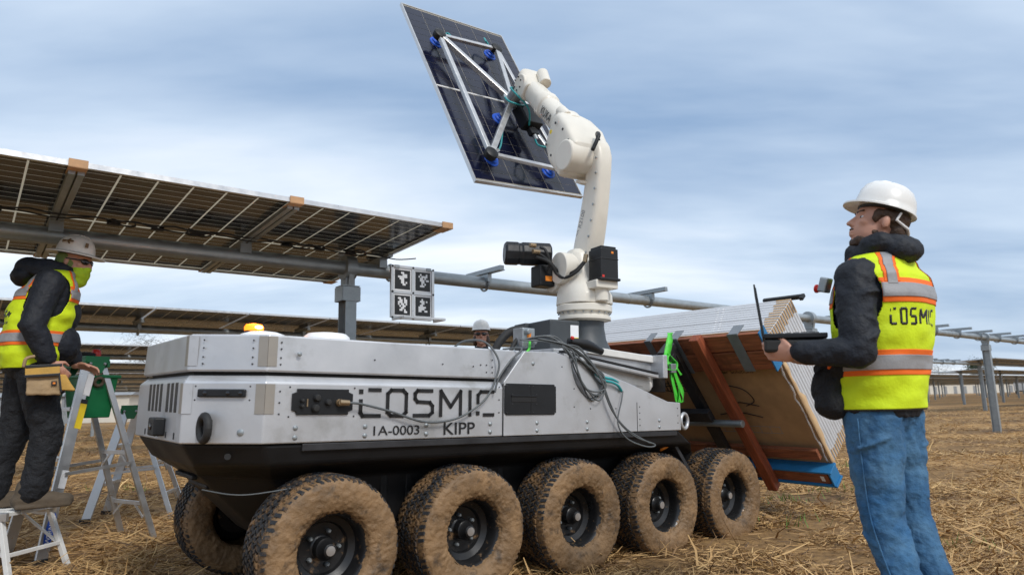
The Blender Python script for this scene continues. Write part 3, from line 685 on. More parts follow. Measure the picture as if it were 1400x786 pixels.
def wheels():
    first = {}
    disp = bpy.data.textures.new('mud_lumps', 'CLOUDS'); disp.noise_scale = .035; disp.noise_depth = 3
    disp2 = bpy.data.textures.new('mud_crumbs', 'CLOUDS'); disp2.noise_scale = .012; disp2.noise_depth = 2
    for side in (0, 1):
        for k in range(5):
            u = -1.55+.778*k; c = V((u, .15, .318)) if side == 0 else V((u, 1.40, .318))
            w_ = bpy.data.objects.new('wheel', None); COL.objects.link(w_); w_.parent = rov; w_.location = c; w_.rotation_euler = (0, .7*k+.3*side, pi*side); w_.empty_display_size = .1
            for nm, mb, mt, sm in zip(('tyre', 'tread_blocks', 'rim', 'hub', 'hub_cap', 'lug_nut'), WT, ('mud', 'tread', 'rim_black', 'rim_black', 'aluminium_bare', 'steel_galv'), (0, None, 40, 40, 30, None)):
                if nm not in first:
                    o = mb.build(nm, mt, w_, smooth=sm); first[nm] = o
                    if nm == 'tyre':
                        
                        for st, ds in ((.013, disp), (.014, disp2)):
                            d = o.modifiers.new('mud', 'DISPLACE'); d.texture = ds; d.strength = st; d.mid_level = .45; d.texture_coords = 'LOCAL'
                    if nm == 'tread_blocks': o['kind'] = 'stuff'
                else: o = dup(first[nm], w_); o['kind'] = 'stuff' if nm == 'tread_blocks' else ''
                if nm != 'tread_blocks' and 'kind' in o: del o['kind']
                if nm == 'lug_nut':
                    for i in range(5):
                        q = o if i == 0 else dup(o, w_); q.location = (.078*cos(i*1.2566), .006, .078*sin(i*1.2566))
wheels()
def rear_gear():
    # struts and cross tube behind the last wheels, rear tow ring, deck hardware round the arm foot
    for v in (.20, .45): one('strut', 'steel_dark', lambda m: m.bar((1.0, v, .80), (1.28, v, .46), .05, .03), rov, bevel=.004)
    m = MB(); m.torus((1.10, .10, .86), (.2, -1, 0), .052, .013, 28, 8); m.build('tow_ring', 'aluminium', rov, smooth=0)
    one('actuator', 'white_paint', lambda m: (m.cyl((.15, .42, 1.235), (1.08, .42, 1.115), .055), m.cyl((.1, .42, 1.242), (.15, .42, 1.235), .07)), rov, smooth=35)
    one('slide_rail', 'steel_dark', lambda m: (m.bar((.10, .30, 1.315), (1.05, .30, 1.20), .05, .014), m.bar((.10, .36, 1.30), (1.05, .36, 1.185), .05, .02)), rov, bevel=.003)
    one('slide_rail', 'aluminium_bare', lambda m: m.bar((.10, .30, 1.292), (1.05, .30, 1.176), .05, .022), rov, bevel=.003)
    one('deck_plate', 'white_paint', lambda m: m.bar((.40, .62, 1.345), (1.16, .62, 1.30), .55, .05), rov, bevel=.006)
    one('deck_block', 'aluminium', lambda m: (m.box((1.10, .50, 1.25), (.05, .5, .17)), m.box((.6, .62, 1.22), (1.0, .5, .24))), rov, bevel=.006)
    one('bracket', 'steel_dark', lambda m: (m.box((1.28, .55, 1.20), (.34, .03, .26)), m.box((1.28, .95, 1.20), (.34, .03, .26)), m.box((1.3, .75, 1.31), (.36, .55, .02))), rov, bevel=.004)
    one('valve_block', 'brass', lambda m: (m.box((.50, .13, 1.055), (.09, .04, .03)), m.cyl((.52, .12, 1.06), (.62, .12, 1.05), .014), m.cyl((.43, .12, 1.07), (.47, .12, 1.07), .013), m.cyl((.64, .12, 1.047), (.665, .12, 1.045), .02)), rov, bevel=.002)
    one('valve_block', 'steel_galv', lambda m: m.box((.33, .14, 1.11), (.10, .05, .06)), rov, bevel=.004)
    for i, (dz, dy, dx) in enumerate(((0, 0, 0), (.022, .03, .03), (-.015, .05, -.02))):
        m = MB(); m.tube([(.17+dx, .06+dy, 1.165+dz), (.24+dx, .05+dy, 1.125+dz), (.31+dx, .05+dy, 1.115+dz), (.37+dx, .055+dy, 1.095+dz), (.42+dx, .07+dy, 1.06+dz)], .009, 8); m.build('air_hose', 'hose_teal', rov, smooth=0)
    one('sticker', 'sticker_yellow', lambda m: m.bar((.44, .10, 1.085), (.56, .10, 1.07), .004, .012, (0, 0, 1)), rov)
    # junction boxes and handset at the arm foot
    one('junction_box', 'steel_galv', lambda m: (m.box((-.20, .32, 1.385), (.10, .10, .12)), m.cyl((-.22, .285, 1.42), (-.22, .24, 1.42), .018), m.cyl((-.17, .285, 1.36), (-.17, .24, 1.36), .018)), rov, bevel=.006)
    one('sticker', 'sticker_orange', lambda m: m.box((-.20, .268, 1.395), (.03, .003, .05)), rov)
    m = MB(); m.tube([(-.10, .42, 1.45), (-.20, .44, 1.44), (-.28, .46, 1.37), (-.33, .48, 1.27)], .026, 12); m.build('conduit', 'black_rubber', rov, smooth=0)
    m = MB(); m.tube([(-.14, .36, 1.41), (-.22, .34, 1.39), (-.28, .33, 1.33), (-.31, .32, 1.27)], .014, 10); m.build('conduit', 'black_rubber', rov, smooth=0)
    m = MB(); m.tube([(-.21, .25, 1.36), (-.24, .22, 1.31), (-.27, .22, 1.28)], .008, 8); m.build('earth_wire', 'strap_green', rov, smooth=0)
    m = MB(); m.tube([(-.02, .10, 1.36), (.12, .09, 1.345), (.26, .09, 1.31)], lambda t: .022+.014*sin(pi*t)**2, 12); m.build('handset', 'black_plastic', rov, smooth=0)
    one('button', 'red_plastic', lambda m: m.lathe([(.012, 0), (.012, .012), (.004, .016)], 14, (-.02, .07, 1.375), (0, -.5, .8)), rov, smooth=30)
    # cables draped over the side
    C_ = [([(-1.50, .045, .98), (-1.44, .04, .975), (-1.28, .045, .94), (-1.07, .05, .885), (-.87, .05, .905), (-.70, .05, 1.0), (-.62, .055, 1.12), (-.60, .06, 1.22), (-.65, .12, 1.32), (-.72, .22, 1.33), (-.76, .28, 1.29)], .0058),
          ([(-.50, .15, 1.29), (-.44, .05, 1.29), (-.52, .05, 1.22), (-.60, .055, 1.12), (-.63, .05, 1.04)], .0055)]
    rng = random.Random(11)
    for j in range(7):
        j1 = lambda s=.025: rng.uniform(-s, s); z0 = 1.37+j1(); y0 = .045+.012*(j % 4)
        if j < 5:
            p = [(-.30+j1(), .22, 1.36), (-.14+j1(), .13, z0), (-.02+j1(), y0+.02, 1.30+j1()), (.0+j1(), y0, 1.19+j1(.03)), (.05+j1(), y0, 1.09+j1()), (.15+j1(), y0, 1.025+j1(.03)), (.24+j1(), y0, 1.07+j1(.03)), (.21+j1(), y0, 1.14+j1()), (.08+j1(), y0+.01, 1.21+j1()), (-.02+j1(), y0+.02, 1.28+j1()), (-.08, .09, 1.33), (.08+j1(), .07, 1.29+j1()), (.20+j1(), y0, 1.15+j1())]
        elif j == 5: p = [(-.22, .16, 1.37), (-.05, .07, 1.33), (.10, .045, 1.24), (.21, .045, 1.12), (.28, .04, .98), (.36, .035, .86), (.50, .03, .77), (.69, .03, .715), (.60, .025, .705), (.42, .03, .76), (.34, .035, .86), (.39, .045, 1.0), (.42, .06, 1.06)]
        else: p = [(-.12, .12, 1.36), (.02, .06, 1.30), (.15, .05, 1.20), (.22, .045, 1.12), (.25, .045, 1.02), (.31, .04, .92), (.42, .03, .82), (.60, .03, .74), (.66, .03, .725)]
        C_.append((p, .0052))
    for p, r in C_:
        m = MB(); m.tube(p, r, 8, 7); m.build('cable', 'cable_grey', rov, smooth=0)
rear_gear()

# ------------------------------------------------------------------ robot arm (local x = reach, z = up)
AB = V((.79, .775, 0)); AROT = atan2(.9825, .186)
arm = rover_thing('robot_arm', 'cream white six-axis robot arm bolted on the rover, lifting a panel', 'robot arm', AB, None, AROT)
def interp_arm(P, z):
    for a, b in zip(P, P[1:]):
        if a[1] <= z <= b[1]: t = (z-a[1])/(b[1]-a[1]); return (a[0]+(b[0]-a[0])*t, a[2]+(b[2]-a[2])*t)
    return (P[-1][0], P[-1][2])
def arm_build():
    # arm plane coordinates (r, z); y is towards -q (away from the viewer's right)
    one('foot', 'robot_dark', lambda m: (m.lathe([(.235, 1.335), (.235, 1.365), (.20, 1.385), (.165, 1.46), (.15, 1.56), (.152, 1.60)], 40, (0, 0, 0), (0, 0, 1))), arm, smooth=40, bevel=.004)
    one('foot_plate', 'steel_dark', lambda m: m.box((0, 0, 1.325), (.62, .62, .03)), arm, bevel=.005)
    one('control_box', 'robot_dark', lambda m: m.prism([(.30, .10, 1.36), (.30, .46, 1.36), (.12, .46, 1.36), (.12, .10, 1.36)], (0, 0, .22)), arm, bevel=.008)
    cb = one('connector_box', 'robot_dark', lambda m: m.box((-.02, .30, 1.46), (.34, .26, .24)), arm, bevel=.012)
    one('sticker', 'ink_white', lambda m: m.box((-.10-.0925, .22, 1.50), (.002, .07, .09)), cb); one('sticker', 'sticker_yellow', lambda m: m.box((-.10-.0925, .22, 1.425), (.002, .07, .06)), cb); 
    fl = one('flange', 'robot_white', lambda m: m.lathe([(.17, 1.60), (.205, 1.61), (.205, 1.635), (.19, 1.64), (.19, 1.665), (.215, 1.672), (.215, 1.72), (.18, 1.735)], 40, (0, 0, 0), (0, 0, 1)), arm, smooth=30, bevel=.003)
    m = MB(); m.lathe([(.007, 0), (.007, .010)], 8); nb = m.build('bolt', 'steel_galv', fl); nb.location = (.195, 0, 1.655)
    for i in range(1, 20): a = i*2*pi/20; q = dup(nb, fl); q.location = (.2*cos(a), .2*sin(a), 1.655)
    # turning column: broad cast body with a forward lug carrying the shoulder bearing
    def col(m):
        rs = []
        for z, a, b, c in ((1.73, .20, .20, 0), (1.80, .205, .19, .0), (1.86, .19, .17, .02), (1.95, .16, .13, .05), (2.06, .14, .12, .06), (2.14, .12, .11, .06), (2.18, .07, .08, .06)):
            rs.append([V((c+a*math.copysign(abs(cos(t))**.7, cos(t)), b*math.copysign(abs(sin(t))**.7, sin(t)), z)) for t in [2*pi*j/28 for j in range(28)]])
        m.rings(rs); m.cyl((.06, -.17, 2.02), (.06, .20, 2.02), .125, n=32); m.cyl((.20, .14, 1.96), (.20, .18, 1.96), .11, n=32); m.box((-.20, -.02, 1.86), (.16, .20, .06)); m.cyl((-.2, -.02, 1.74), (-.2, -.02, 1.86), .055)
    one('column', 'robot_white', col, arm, smooth=42, bevel=.006)
    # motors
    def motor(name, a, b, r, n=8):
        a, b = V(a), V(b); d = (b-a).normalized(); L = (b-a).length
        o = one(name, 'black_plastic', lambda m: m.lathe([(r*.85, 0), (r, .012), (r, L*.62), (r*.93, L*.64), (r*.93, L*.70), (r, L*.72), (r, L-.015), (r*.85, L)], n, a, d), arm, bevel=.006); return o
    motor('motor', (.24, .16, 2.16), (.36, .52, 2.16), .095, 10)
    one('motor_box', 'black_plastic', lambda m: m.box((.22, .24, 1.97), (.15, .15, .17)), arm, bevel=.012)
    one('sticker', 'sticker_orange', lambda m: m.box((.1435, .235, 1.945), (.003, .06, .04)), arm)
    one('motor', 'black_plastic', lambda m: (m.box((-.22, -.03, 2.01), (.16, .16, .24)), m.box((-.22, -.03, 1.895), (.185, .185, .02)), m.box((-.22, -.03, 2.125), (.14, .14, .05)), m.box((-.22, -.03, 2.05), (.166, .166, .012))), arm, bevel=.014)
    one('indicator', 'red_plastic', lambda m: m.box((-.301, .03, 1.915), (.003, .02, .018)), arm); one('sticker', 'sticker_orange', lambda m: m.box((-.301, -.055, 2.10), (.003, .02, .016)), arm)
    for p in ([(.13, .33, 2.13), (.08, .28, 2.08), (.07, .20, 2.0), (.0, .17, 1.96), (-.10, .14, 1.98), (-.15, .10, 2.04)], [(.12, .36, 2.10), (.03, .30, 2.05), (.05, .22, 1.97), (-.02, .19, 1.93), (-.12, .14, 1.97), (-.15, .08, 2.06)], [(.16, .30, 2.19), (.08, .30, 2.15), (.09, .26, 2.05), (.14, .26, 2.0)]):
        m = MB(); m.tube(p, .012, 8); m.build('cable', 'black_rubber', arm, smooth=0)
    for a, b in (((-.145, .09, 2.04), (-.15, .08, 2.10)), ((.12, .37, 2.19), (.12, .42, 2.19)), ((.11, .34, 2.14), (.11, .40, 2.14))):
        one('connector', 'brass', lambda m: m.cyl(a, b, .018, n=14), arm)
    # upper arm, a curved boomerang
    P = [(.07, 1.98, .105, .085), (.04, 2.12, .118, .085), (-.02, 2.30, .122, .080), (-.075, 2.48, .115, .075), (-.115, 2.64, .106, .072), (-.135, 2.76, .103, .072), (-.135, 2.87, .108, .075), (-.11, 2.96, .105, .075), (-.05, 3.0, .06, .06)]
    def upper(m):
        Q = smooth_path([(a, b, 0) for a, b, c, d in P], 4); WW = smooth_path([(c, d, 0) for a, b, c, d in P], 4); rs = []
        for i, p in enumerate(Q):
            t = (Q[min(i+1, len(Q)-1)]-Q[max(i-1, 0)]); t = V((t.x, 0, t.y)).normalized(); s = V((t.z, 0, -t.x)); y = V((0, 1, 0)); w_, h_ = WW[i].x, WW[i].y
            rs.append([V((p.x, -.055, p.y))+s*w_*math.copysign(abs(cos(a))**.45, cos(a))+y*h_*math.copysign(abs(sin(a))**.45, sin(a)) for a in [2*pi*(j+.5)/24 for j in range(24)]])
        m.rings(rs)
    ua = one('upper_arm', 'robot_white', upper, arm, smooth=50)
    one('shoulder_cover', 'robot_white', lambda m: m.lathe([(.12, 0), (.12, .015), (.10, .03), (.03, .034)], 32, (.06, -.15, 2.02), (0, -1, 0)), arm, smooth=40)
    text_mesh('model_mark', 'KR 70 R2100', .045, 'ink_grey', ua, (.06, .0215, 2.20), V((-.40, 0, .92)), V((.92, 0, .40)), .0025, .30)
    for q in range(7):
        zz = 2.14+.12*q; c_ = interp_arm(P, zz)
        m = MB(); m.lathe([(.010, 0), (.010, .006)], 6, (c_[0]-c_[1]*.80, .0225, zz), (0, 1, 0)); m.build('bolt', 'steel_galv', ua)
    # elbow drum and forearm housing
    one('elbow', 'robot_white', lambda m: (m.cyl((-.06, -.16, 2.90), (-.06, .22, 2.90), .125, n=36)), arm, smooth=35, bevel=.012)
    one('elbow_cap', 'robot_white', lambda m: m.lathe([(.07, 0), (.065, .02), (.02, .03)], 24, (-.02, .0, 2.73), (.3, 0, -1)), arm, smooth=40)
    f = V((.66, 0, .75)).normalized(); g = V((-f.z, 0, f.x)); y = V((0, 1, 0)); E = V((-.05, .02, 2.925))
    def sq(c, a, b, n=24, p=.55): return [c+g*a*math.copysign(abs(cos(t))**p, cos(t))+y*b*math.copysign(abs(sin(t))**p, sin(t)) for t in [2*pi*(j+.5)/n for j in range(n)]]
    def housing(m):
        m.rings([sq(E-f*.10-g*.03, .10, .14, p=.22), sq(E-f*.04-g*.03, .165, .18, p=.22), sq(E+f*.16-g*.01, .185, .19, p=.22), sq(E+f*.34+g*.01, .16, .17, p=.25), sq(E+f*.43+g*.03, .13, .14, p=.55)])
    hs = one('forearm_housing', 'robot_white', housing, arm, smooth=38, bevel=.008)
    for a, b in ((.02, -.10), (.16, -.12), (.30, -.1), (.02, .1), (.16, .12), (.30, .1)):
        m = MB(); m.lathe([(.011, 0), (.011, .006)], 8, E+f*a+g*b+y*.186, (0, 1, 0)); m.build('bolt', 'steel_dark', hs)
        m = MB(); m.lathe([(.011, 0), (.011, .01)], 8, E+f*a-g*.198+y*b, -g); m.build('bolt', 'steel_dark', hs)
    one('rear_cover', 'black_plastic', lambda m: m.tube([E+g*.16-f*.02-y*.05, E+g*.20+f*.03-y*.04, E+g*.22-f*.06, E+g*.13-f*.14+y*.05], .016, 8), arm, smooth=0)
    W0 = V((.86, 0, 3.90)); E1 = E+f*.40+g*.035
    def fore(m):
        L = (W0-E1).length; d = (W0-E1).normalized()
        Xg = V((-d.z, 0, d.x))
        def ring(t, a, p=.8): c = E1+d*(L*t); return [c+Xg*a*math.copysign(abs(cos(q))**p, cos(q))+y*a*.95*math.copysign(abs(sin(q))**p, sin(q)) for q in [2*pi*(j+.5)/24 for j in range(24)]]
        m.rings([ring(-.05, .135), ring(.06, .138), ring(.08, .118), ring(.10, .112), ring(.46, .098), ring(.48, .112), ring(.56, .116), ring(.58, .104), ring(.88, .10), ring(1.0, .07)])
    fo = one('forearm', 'robot_white', fore, arm, smooth=35, bevel=.004)
    d = (W0-E1).normalized(); text_mesh('maker_mark', 'KUKA', .075, 'ink_black', fo, E1+d*.36+y*.106-y.cross(d*-1)*.038, d*-1, y.cross(d*-1), .004, .22, .012)
    one('warning_sticker', 'sticker_yellow', lambda m: m.lathe([(.018, 0), (.018, .002)], 16, E+f*.34+y*.171, (0, 1, 0)), arm)
    one('forearm_motor', 'robot_white', lambda m: (m.cyl(E+f*.40+g*.13+y*.05, E+f*.53+g*.12+y*.05, .05), m.cyl(E+f*.44-g*.02-y*.12, E+f*.56-g*.01-y*.1, .04)), arm, smooth=35, bevel=.006)
    # wrist
    one('wrist', 'robot_white', lambda m: (m.cyl(W0-y*.12, W0+y*.12, .105, n=30), m.rings([sq(W0-f*.13, .09, .12, p=.5), sq(W0-f*.0, .115, .125, p=.5), sq(W0+f*.10+g*.03, .105, .115, p=.5), sq(W0+f*.15+g*.04, .07, .085, p=.6)])), arm, smooth=40, bevel=.008)
    one('wrist_motor', 'robot_white', lambda m: (m.cyl(W0+g*.12-f*.14-y*.06, W0+g*.15+f*.04-y*.08, .055, n=24)), arm, smooth=40, bevel=.008)
    for i in range(6): one('bolt', 'steel_dark', lambda m: m.lathe([(.008, 0), (.008, .008)], 8, W0+f*(.07*cos(i*1.05)+.03)+g*.06*sin(i*1.05)+y*.122, (0, 1, 0)), arm)
arm_build()

# ------------------------------------------------------------------ lifted panel and suction gripper
PC = V((-.179, 6.411, 3.974)); ROTP = (Matrix.Rotation(.686, 3, 'Z') @ Matrix.Rotation(-.063, 3, 'Y') @ Matrix.Rotation(1.115, 3, 'X'))
lp = thing('photovoltaic_module', 'dark blue solar panel held up in the air by the robot arm', 'solar panel', PC, ROTP.to_euler()); module_fill(lp, 'cell_front', 'cell_back', {}, cw=.2075, gp=.0018)
one('centre_line', 'ink_white', lambda m: m.box((0, 0, .0118), (MW-.03, .012, .001)), lp)
def gripper():
    # a part of the arm: frame of square tubes with suction cups; modelled in panel axes, then brought into the arm's frame
    root = bpy.data.objects.new('gripper', None); COL.objects.link(root); bpy.context.view_layer.update()
    root.parent = arm; root.matrix_parent_inverse = Matrix.Identity(4)
    am = Matrix.LocRotScale(arm.location, arm.rotation_euler, None); pm = Matrix.LocRotScale(lp.location, lp.rotation_euler, None)
    root.matrix_basis = am.inverted() @ pm; root.empty_display_size = .1
    Z = .15; A, B, C_, D_ = V((-.47, .60, Z)), V((.26, .66, Z)), V((-.49, -.98, Z)), V((.36, -1.02, Z)); H0 = V((.05, -.20, .30)); H = V((.05, -.22, .20))
    mid1 = V((-.02, -.30, Z))
    def tube(a, b, w_=.045): one('frame_tube', 'aluminium_bare', lambda m: m.bar(a, b, w_, w_), root, bevel=.006)
    tube(A, B, .038); tube(A, C_); tube(C_, D_, .038); tube(B, D_); tube(A, H, .055); tube(B, H, .05); tube(C_, H, .055); tube(D_, H, .045)
    for p in (A, B, C_, D_):
        one('corner_joint', 'black_plastic', lambda m: m.lathe([(.055, -.035), (.062, -.02), (.062, .03), (.04, .04)], 20, p, (0, 0, 1)), root, smooth=35)
    cups = [(-.40, .68), (.30, .74), (-.36, -.90), (.32, -.93), (-.02, -.30), (.30, -.25), (-.42, -.1)]
    for i, (x, y_) in enumerate(cups[:6]):
        c = one('suction_cup', 'cup_blue', lambda m: m.lathe([(.075, .013), (.070, .022), (.050, .030), (.058, .038), (.052, .046), (.036, .052), (.040, .060), (.022, .064)], 28, (x, y_, 0), (0, 0, 1)), root, smooth=40)
        one('stem', 'aluminium_bare', lambda m: (m.cyl((x, y_, .06), (x, y_, .14), .012), m.cyl((x, y_, .068), (x, y_, .078), .024)), c)
        t = min((A, B, C_, D_, H), key=lambda q: (q-V((x, y_, Z))).length) if i < 4 else H
        tube(V((x, y_, .14)), V((t.x, t.y, .14)), .03)
    one('flange', 'steel_galv', lambda m: (m.lathe([(.10, .185), (.10, .215), (.07, .22), (.065, .36), (.08, .37), (.08, .42)], 28, (.05, -.22, 0), (0, 0, 1))), root, smooth=35, bevel=.003)
    one('valve_box', 'black_plastic', lambda m: (m.box((.16, -.42, .20), (.20, .26, .13)), m.box((.16, -.60, .18), (.10, .08, .06))), root, bevel=.010)
    one('fitting', 'steel_galv', lambda m: m.cyl((.16, -.62, .18), (.16, -.70, .18), .022), root)
    hs = [[(.10, -.56, .22), (.02, -.50, .36), (-.08, -.36, .38), (-.06, -.22, .34), (.10, -.20, .32), (.24, -.26, .36), (.30, -.38, .34)], [(.14, -.70, .18), (.10, -.82, .22), (.22, -.84, .26), (.34, -.66, .30), (.36, -.46, .32), (.28, -.34, .3)], [(-.38, .66, .08), (-.32, .72, .12), (-.3, .64, .14)], [(.28, .72, .08), (.2, .84, .12), (.16, .74, .15)], [(.10, -.34, .27), (-.03, -.42, .32), (-.12, -.38, .30), (-.10, -.28, .26)], [(-.34, -.88, .08), (-.28, -.8, .12), (-.2, -.6, .16)]]
    for p in hs: m = MB(); m.tube(p, .009, 8); m.build('air_hose', 'hose_teal', root, smooth=0)
gripper()

# ------------------------------------------------------------------ pallet of panels on the rear tilt rack
SD, DD = V((.648, 0, -.762)), V((.762, 0, .648)); SP = V((1.62, -.2, 1.495))
bas = Matrix((SD, V((0, 1, 0)), DD)).transposed()      # local x = down the slope, y = across (mirrored below so that it grows to the near side), z = stacking
def rack_thing(name, label, cat, s=0, l=0, d=0, group=None):
    o = thing(name, label, cat, RO+RM @ (SP+SD*s+V((0, l, 0))+DD*d), (0, 0, 0), group); o.rotation_euler = (RM @ bas).to_euler(); o.scale = (1, -1, 1); return o
pal = rack_thing('pallet', 'reddish wooden pallet tipped up behind the rover, duct-taped, under the panel stack', 'pallet')
def pallet():
    # in local axes: x 0..1.43, y 0..-2.384, z 0..0.12
    for x, w_ in ((.075, .15), (.25, .17)): one('plank', 'wood_red', lambda m: m.box((x, -1.19, .02), (w_, 2.38, .035)), pal, bevel=.005)
    for x, w_ in ((1.45, .11),): one('plank', 'wood_red', lambda m: m.box((x, -1.19, .045), (w_, 2.34, .085)), pal, bevel=.005)
    one('plank', 'wood_red', lambda m: m.box((1.24, -1.19, .06), (.10, 2.30, .04)), pal, bevel=.005)
    for y_ in (-.52, -1.55): one('runner', 'wood_red_s', lambda m: m.box((.76, y_, -.045), (1.60, .085, .085)), pal, bevel=.006)
    for y_, w_ in ((-.22, .09), (-.78, .085), (-1.05, .07)): 
        one('tape', 'tape_silver', lambda m: (m.box((.165, y_, -.0005), (.36, w_, .004)), m.box((-.003, y_, .06), (.006, w_, .13))), pal)
    one('foam_edge', 'foam_blue', lambda m: (m.box((.17, .006, .04), (.36, .012, .10)), ), pal, bevel=.003)
    one('foam_edge', 'foam_blue', lambda m: (m.box((1.515, -.6, .05), (.02, 1.26, .13)), m.box((1.45, .008, .05), (.15, .014, .13)), m.box((1.38, -.45, .052), (.018, .95, .125))), pal, bevel=.004)
    one('label', 'ink_white', lambda m: m.box((1.45, -.07, .001), (.05, .03, .002)), pal)
    cb = one('cardboard', 'cardboard', lambda m: m.box((.74, -1.19, .108), (1.40, 2.37, .010)), pal, bevel=.002)
    for i, (x, y_, w_, h_) in enumerate(((.46, -.75, .035, .30), (.86, -.35, .05, .16), (.62, -1.30, .10, .03))):
        pass
    for k in range(3):                                     # carton print: two characters as plain strokes, and a row of cells
        pass
    for j, (bx_, by_) in enumerate(((.50, -1.05), (.50, -1.22))):
        m = MB()
        for a, b, c, d in ((0, 0, .12, 0), (.06, -.06, .06, .06), (.03, -.05, .03, .05), (.10, -.06, .13, .06), (0, .05, .13, .03)): m.bar((bx_+a, by_+b, .1022), (bx_+c, by_+d, .1022), .012, .001)
        m.build('carton_print', 'ink_black', cb)
    text_mesh('carton_print', 'Solar Solutions', .035, 'ink_black', cb, (.44, -.62, .1026), (0, 1, 0), (-1, 0, 0), -.001, .34)
    m = MB()
    for i in range(9): m.box((1.04, -.30-.09*i, .1022), (.07, .004, .001))
    for q in (1.005, 1.075): m.box((q, -.66, .1024), (.004, .74, .001))
    m.build('carton_print', 'ink_grey', cb)
    for pts in ([(.55, -.62, .098), (.60, -.45, .094), (.72, -.40, .096), (.78, -.5, .098)], [(.78, -.7, .098), (.74, -.55, .095), (.78, -.38, .097)], [(.88, -.8, .098), (.85, -.6, .096), (.9, -.4, .098)]):
        m = MB(); m.tube(pts, .004, 6); m.build('strap_cord', 'ink_black', pal, smooth=0)
    # torn carton flap and shredded film on the end face, crumpled film down the near corner
    m = MB(); rng = random.Random(5); rs = []
    for i in range(15):
        x = .36+1.06*i/14; e = .138+.025*noise.noise(V((i*.7, 0, 0)))+(.03 if 4 < i < 11 else 0); rs.append([V((x, .004, .10)), V((x, .008, (e+.10)/2)), V((x, .006, e))])
    m.rings(rs, False, False, False); o = m.build('torn_flap', 'cardboard_light', pal, smooth=0); sd = o.modifiers.new('thick', 'SOLIDIFY'); sd.thickness = .004
    m = MB(); pts = []
    for i in range(18): pts.append(V((.34+1.0*i/17, -.02+.02*noise.noise(V((i*.9, 3, 0))), .092+.012*noise.noise(V((i*1.3, 0, 2))))))
    m.tube(pts, lambda t: .006+.010*abs(noise.noise(V((t*14, 0, 0)))), 7, 3); m.build('film_edge', 'film_clear', pal, smooth=0)
    # tan corner spacers of the stack
pallet()
NP = 13
ORD = ['first', 'second', 'third', 'fourth', 'fifth', 'sixth', 'seventh', 'eighth', 'ninth', 'tenth', 'eleventh', 'twelfth', 'last']
for k in range(NP):
    lab = 'foremost silver-edged solar panel of the tilted stack, next to the carton' if k == 0 else 'rearmost silver-edged solar panel on top of the tilted stack' if k == NP-1 else ORD[k]+' silver-edged solar panel counting back from the carton face of the tilted stack'
    p = rack_thing('photovoltaic_module', lab, 'solar panel', .085, 0, .12+.0352*k, None)
    if 0 < k < NP-1: p['group'] = 'panels stacked inside the tilted pack'
    jx = random.uniform(-.002, .002); jy = random.uniform(-.0015, .0015)
    def fr(m):
        X, Y, Z_ = MW, ML, .0347
        for y_ in (-.006, -Y+.006): m.box((X/2+jx, y_+jy, Z_/2), (X, .012, Z_))
        for x in (.006, X-.006): m.box((x+jx, -Y/2+jy, Z_/2), (.012, Y-.024, Z_))
        m.box((jx-.0012, -Y/2, Z_*.30), (.0025, Y, .006)); m.box((X/2, .0012+jy, Z_*.30), (X, .0025, .006))
    one('frame', 'aluminium_pale', fr, p, bevel=.0012, seg=1)
    one('glass', 'cell_front', lambda m: m.box((MW/2+jx, -ML/2+jy, .022), (MW-.026, ML-.026, .006)), p)
    if k % 1 == 0:
        for x, y_, sx, sy in ((.0, .0, 1, 1), (MW, 0, -1, 1)):
            w_ = .10+random.uniform(-.015, .02)
            one('corner_spacer', 'cardboard_light', lambda m: (m.box((x-sx*.004+jx, -w_/2, .0165), (.004, w_, .013)), m.box((x+sx*w_/2, .0045+jy, .0165), (w_, .004, .013))), p)
    if k in range(2, 12): one('label', 'ink_white', lambda m: (m.box((-.0035+jx, -.46-.012*k, .017), (.002, .02, .02)), m.box((-.0035+jx, -.51-.012*k, .017), (.002, .015, .02))), p)
tc_ = rack_thing('bar_clamp', 'black clamp bar lying on the top corner of the panel stack', 'clamp', .09, 0, .12+.0352*NP+.012)
one('bar', 'black_plastic', lambda m: (m.box((.0, -.08, .008), (.035, .34, .03)), m.box((.0, .085, .0), (.03, .03, .06))), tc_, bevel=.005)
rk = rack_thing('tilt_rack', 'dark steel fork rack holding the pallet at the rover tail', 'rack')
for y_ in (-.80, -1.75): one('fork', 'steel_dark', lambda m: (m.box((.62, y_, -.055), (1.15, .10, .05)), m.box((.05, y_, -.10), (.10, .10, .14))), rk, bevel=.006)
one('cross_bar', 'steel_dark', lambda m: (m.box((.10, -1.27, -.12), (.08, 1.05, .05)), m.box((.70, -1.27, -.12), (.10, 1.15, .06))), rk, bevel=.006)
one('cylinder', 'steel_galv', lambda m: (m.bar((.55, -1.0, -.14), (.75, -1.0, -.55), .06, .06), m.cyl((.80, -.45, -.10), (.80, -1.9, -.10), .03)), rk, bevel=.004)
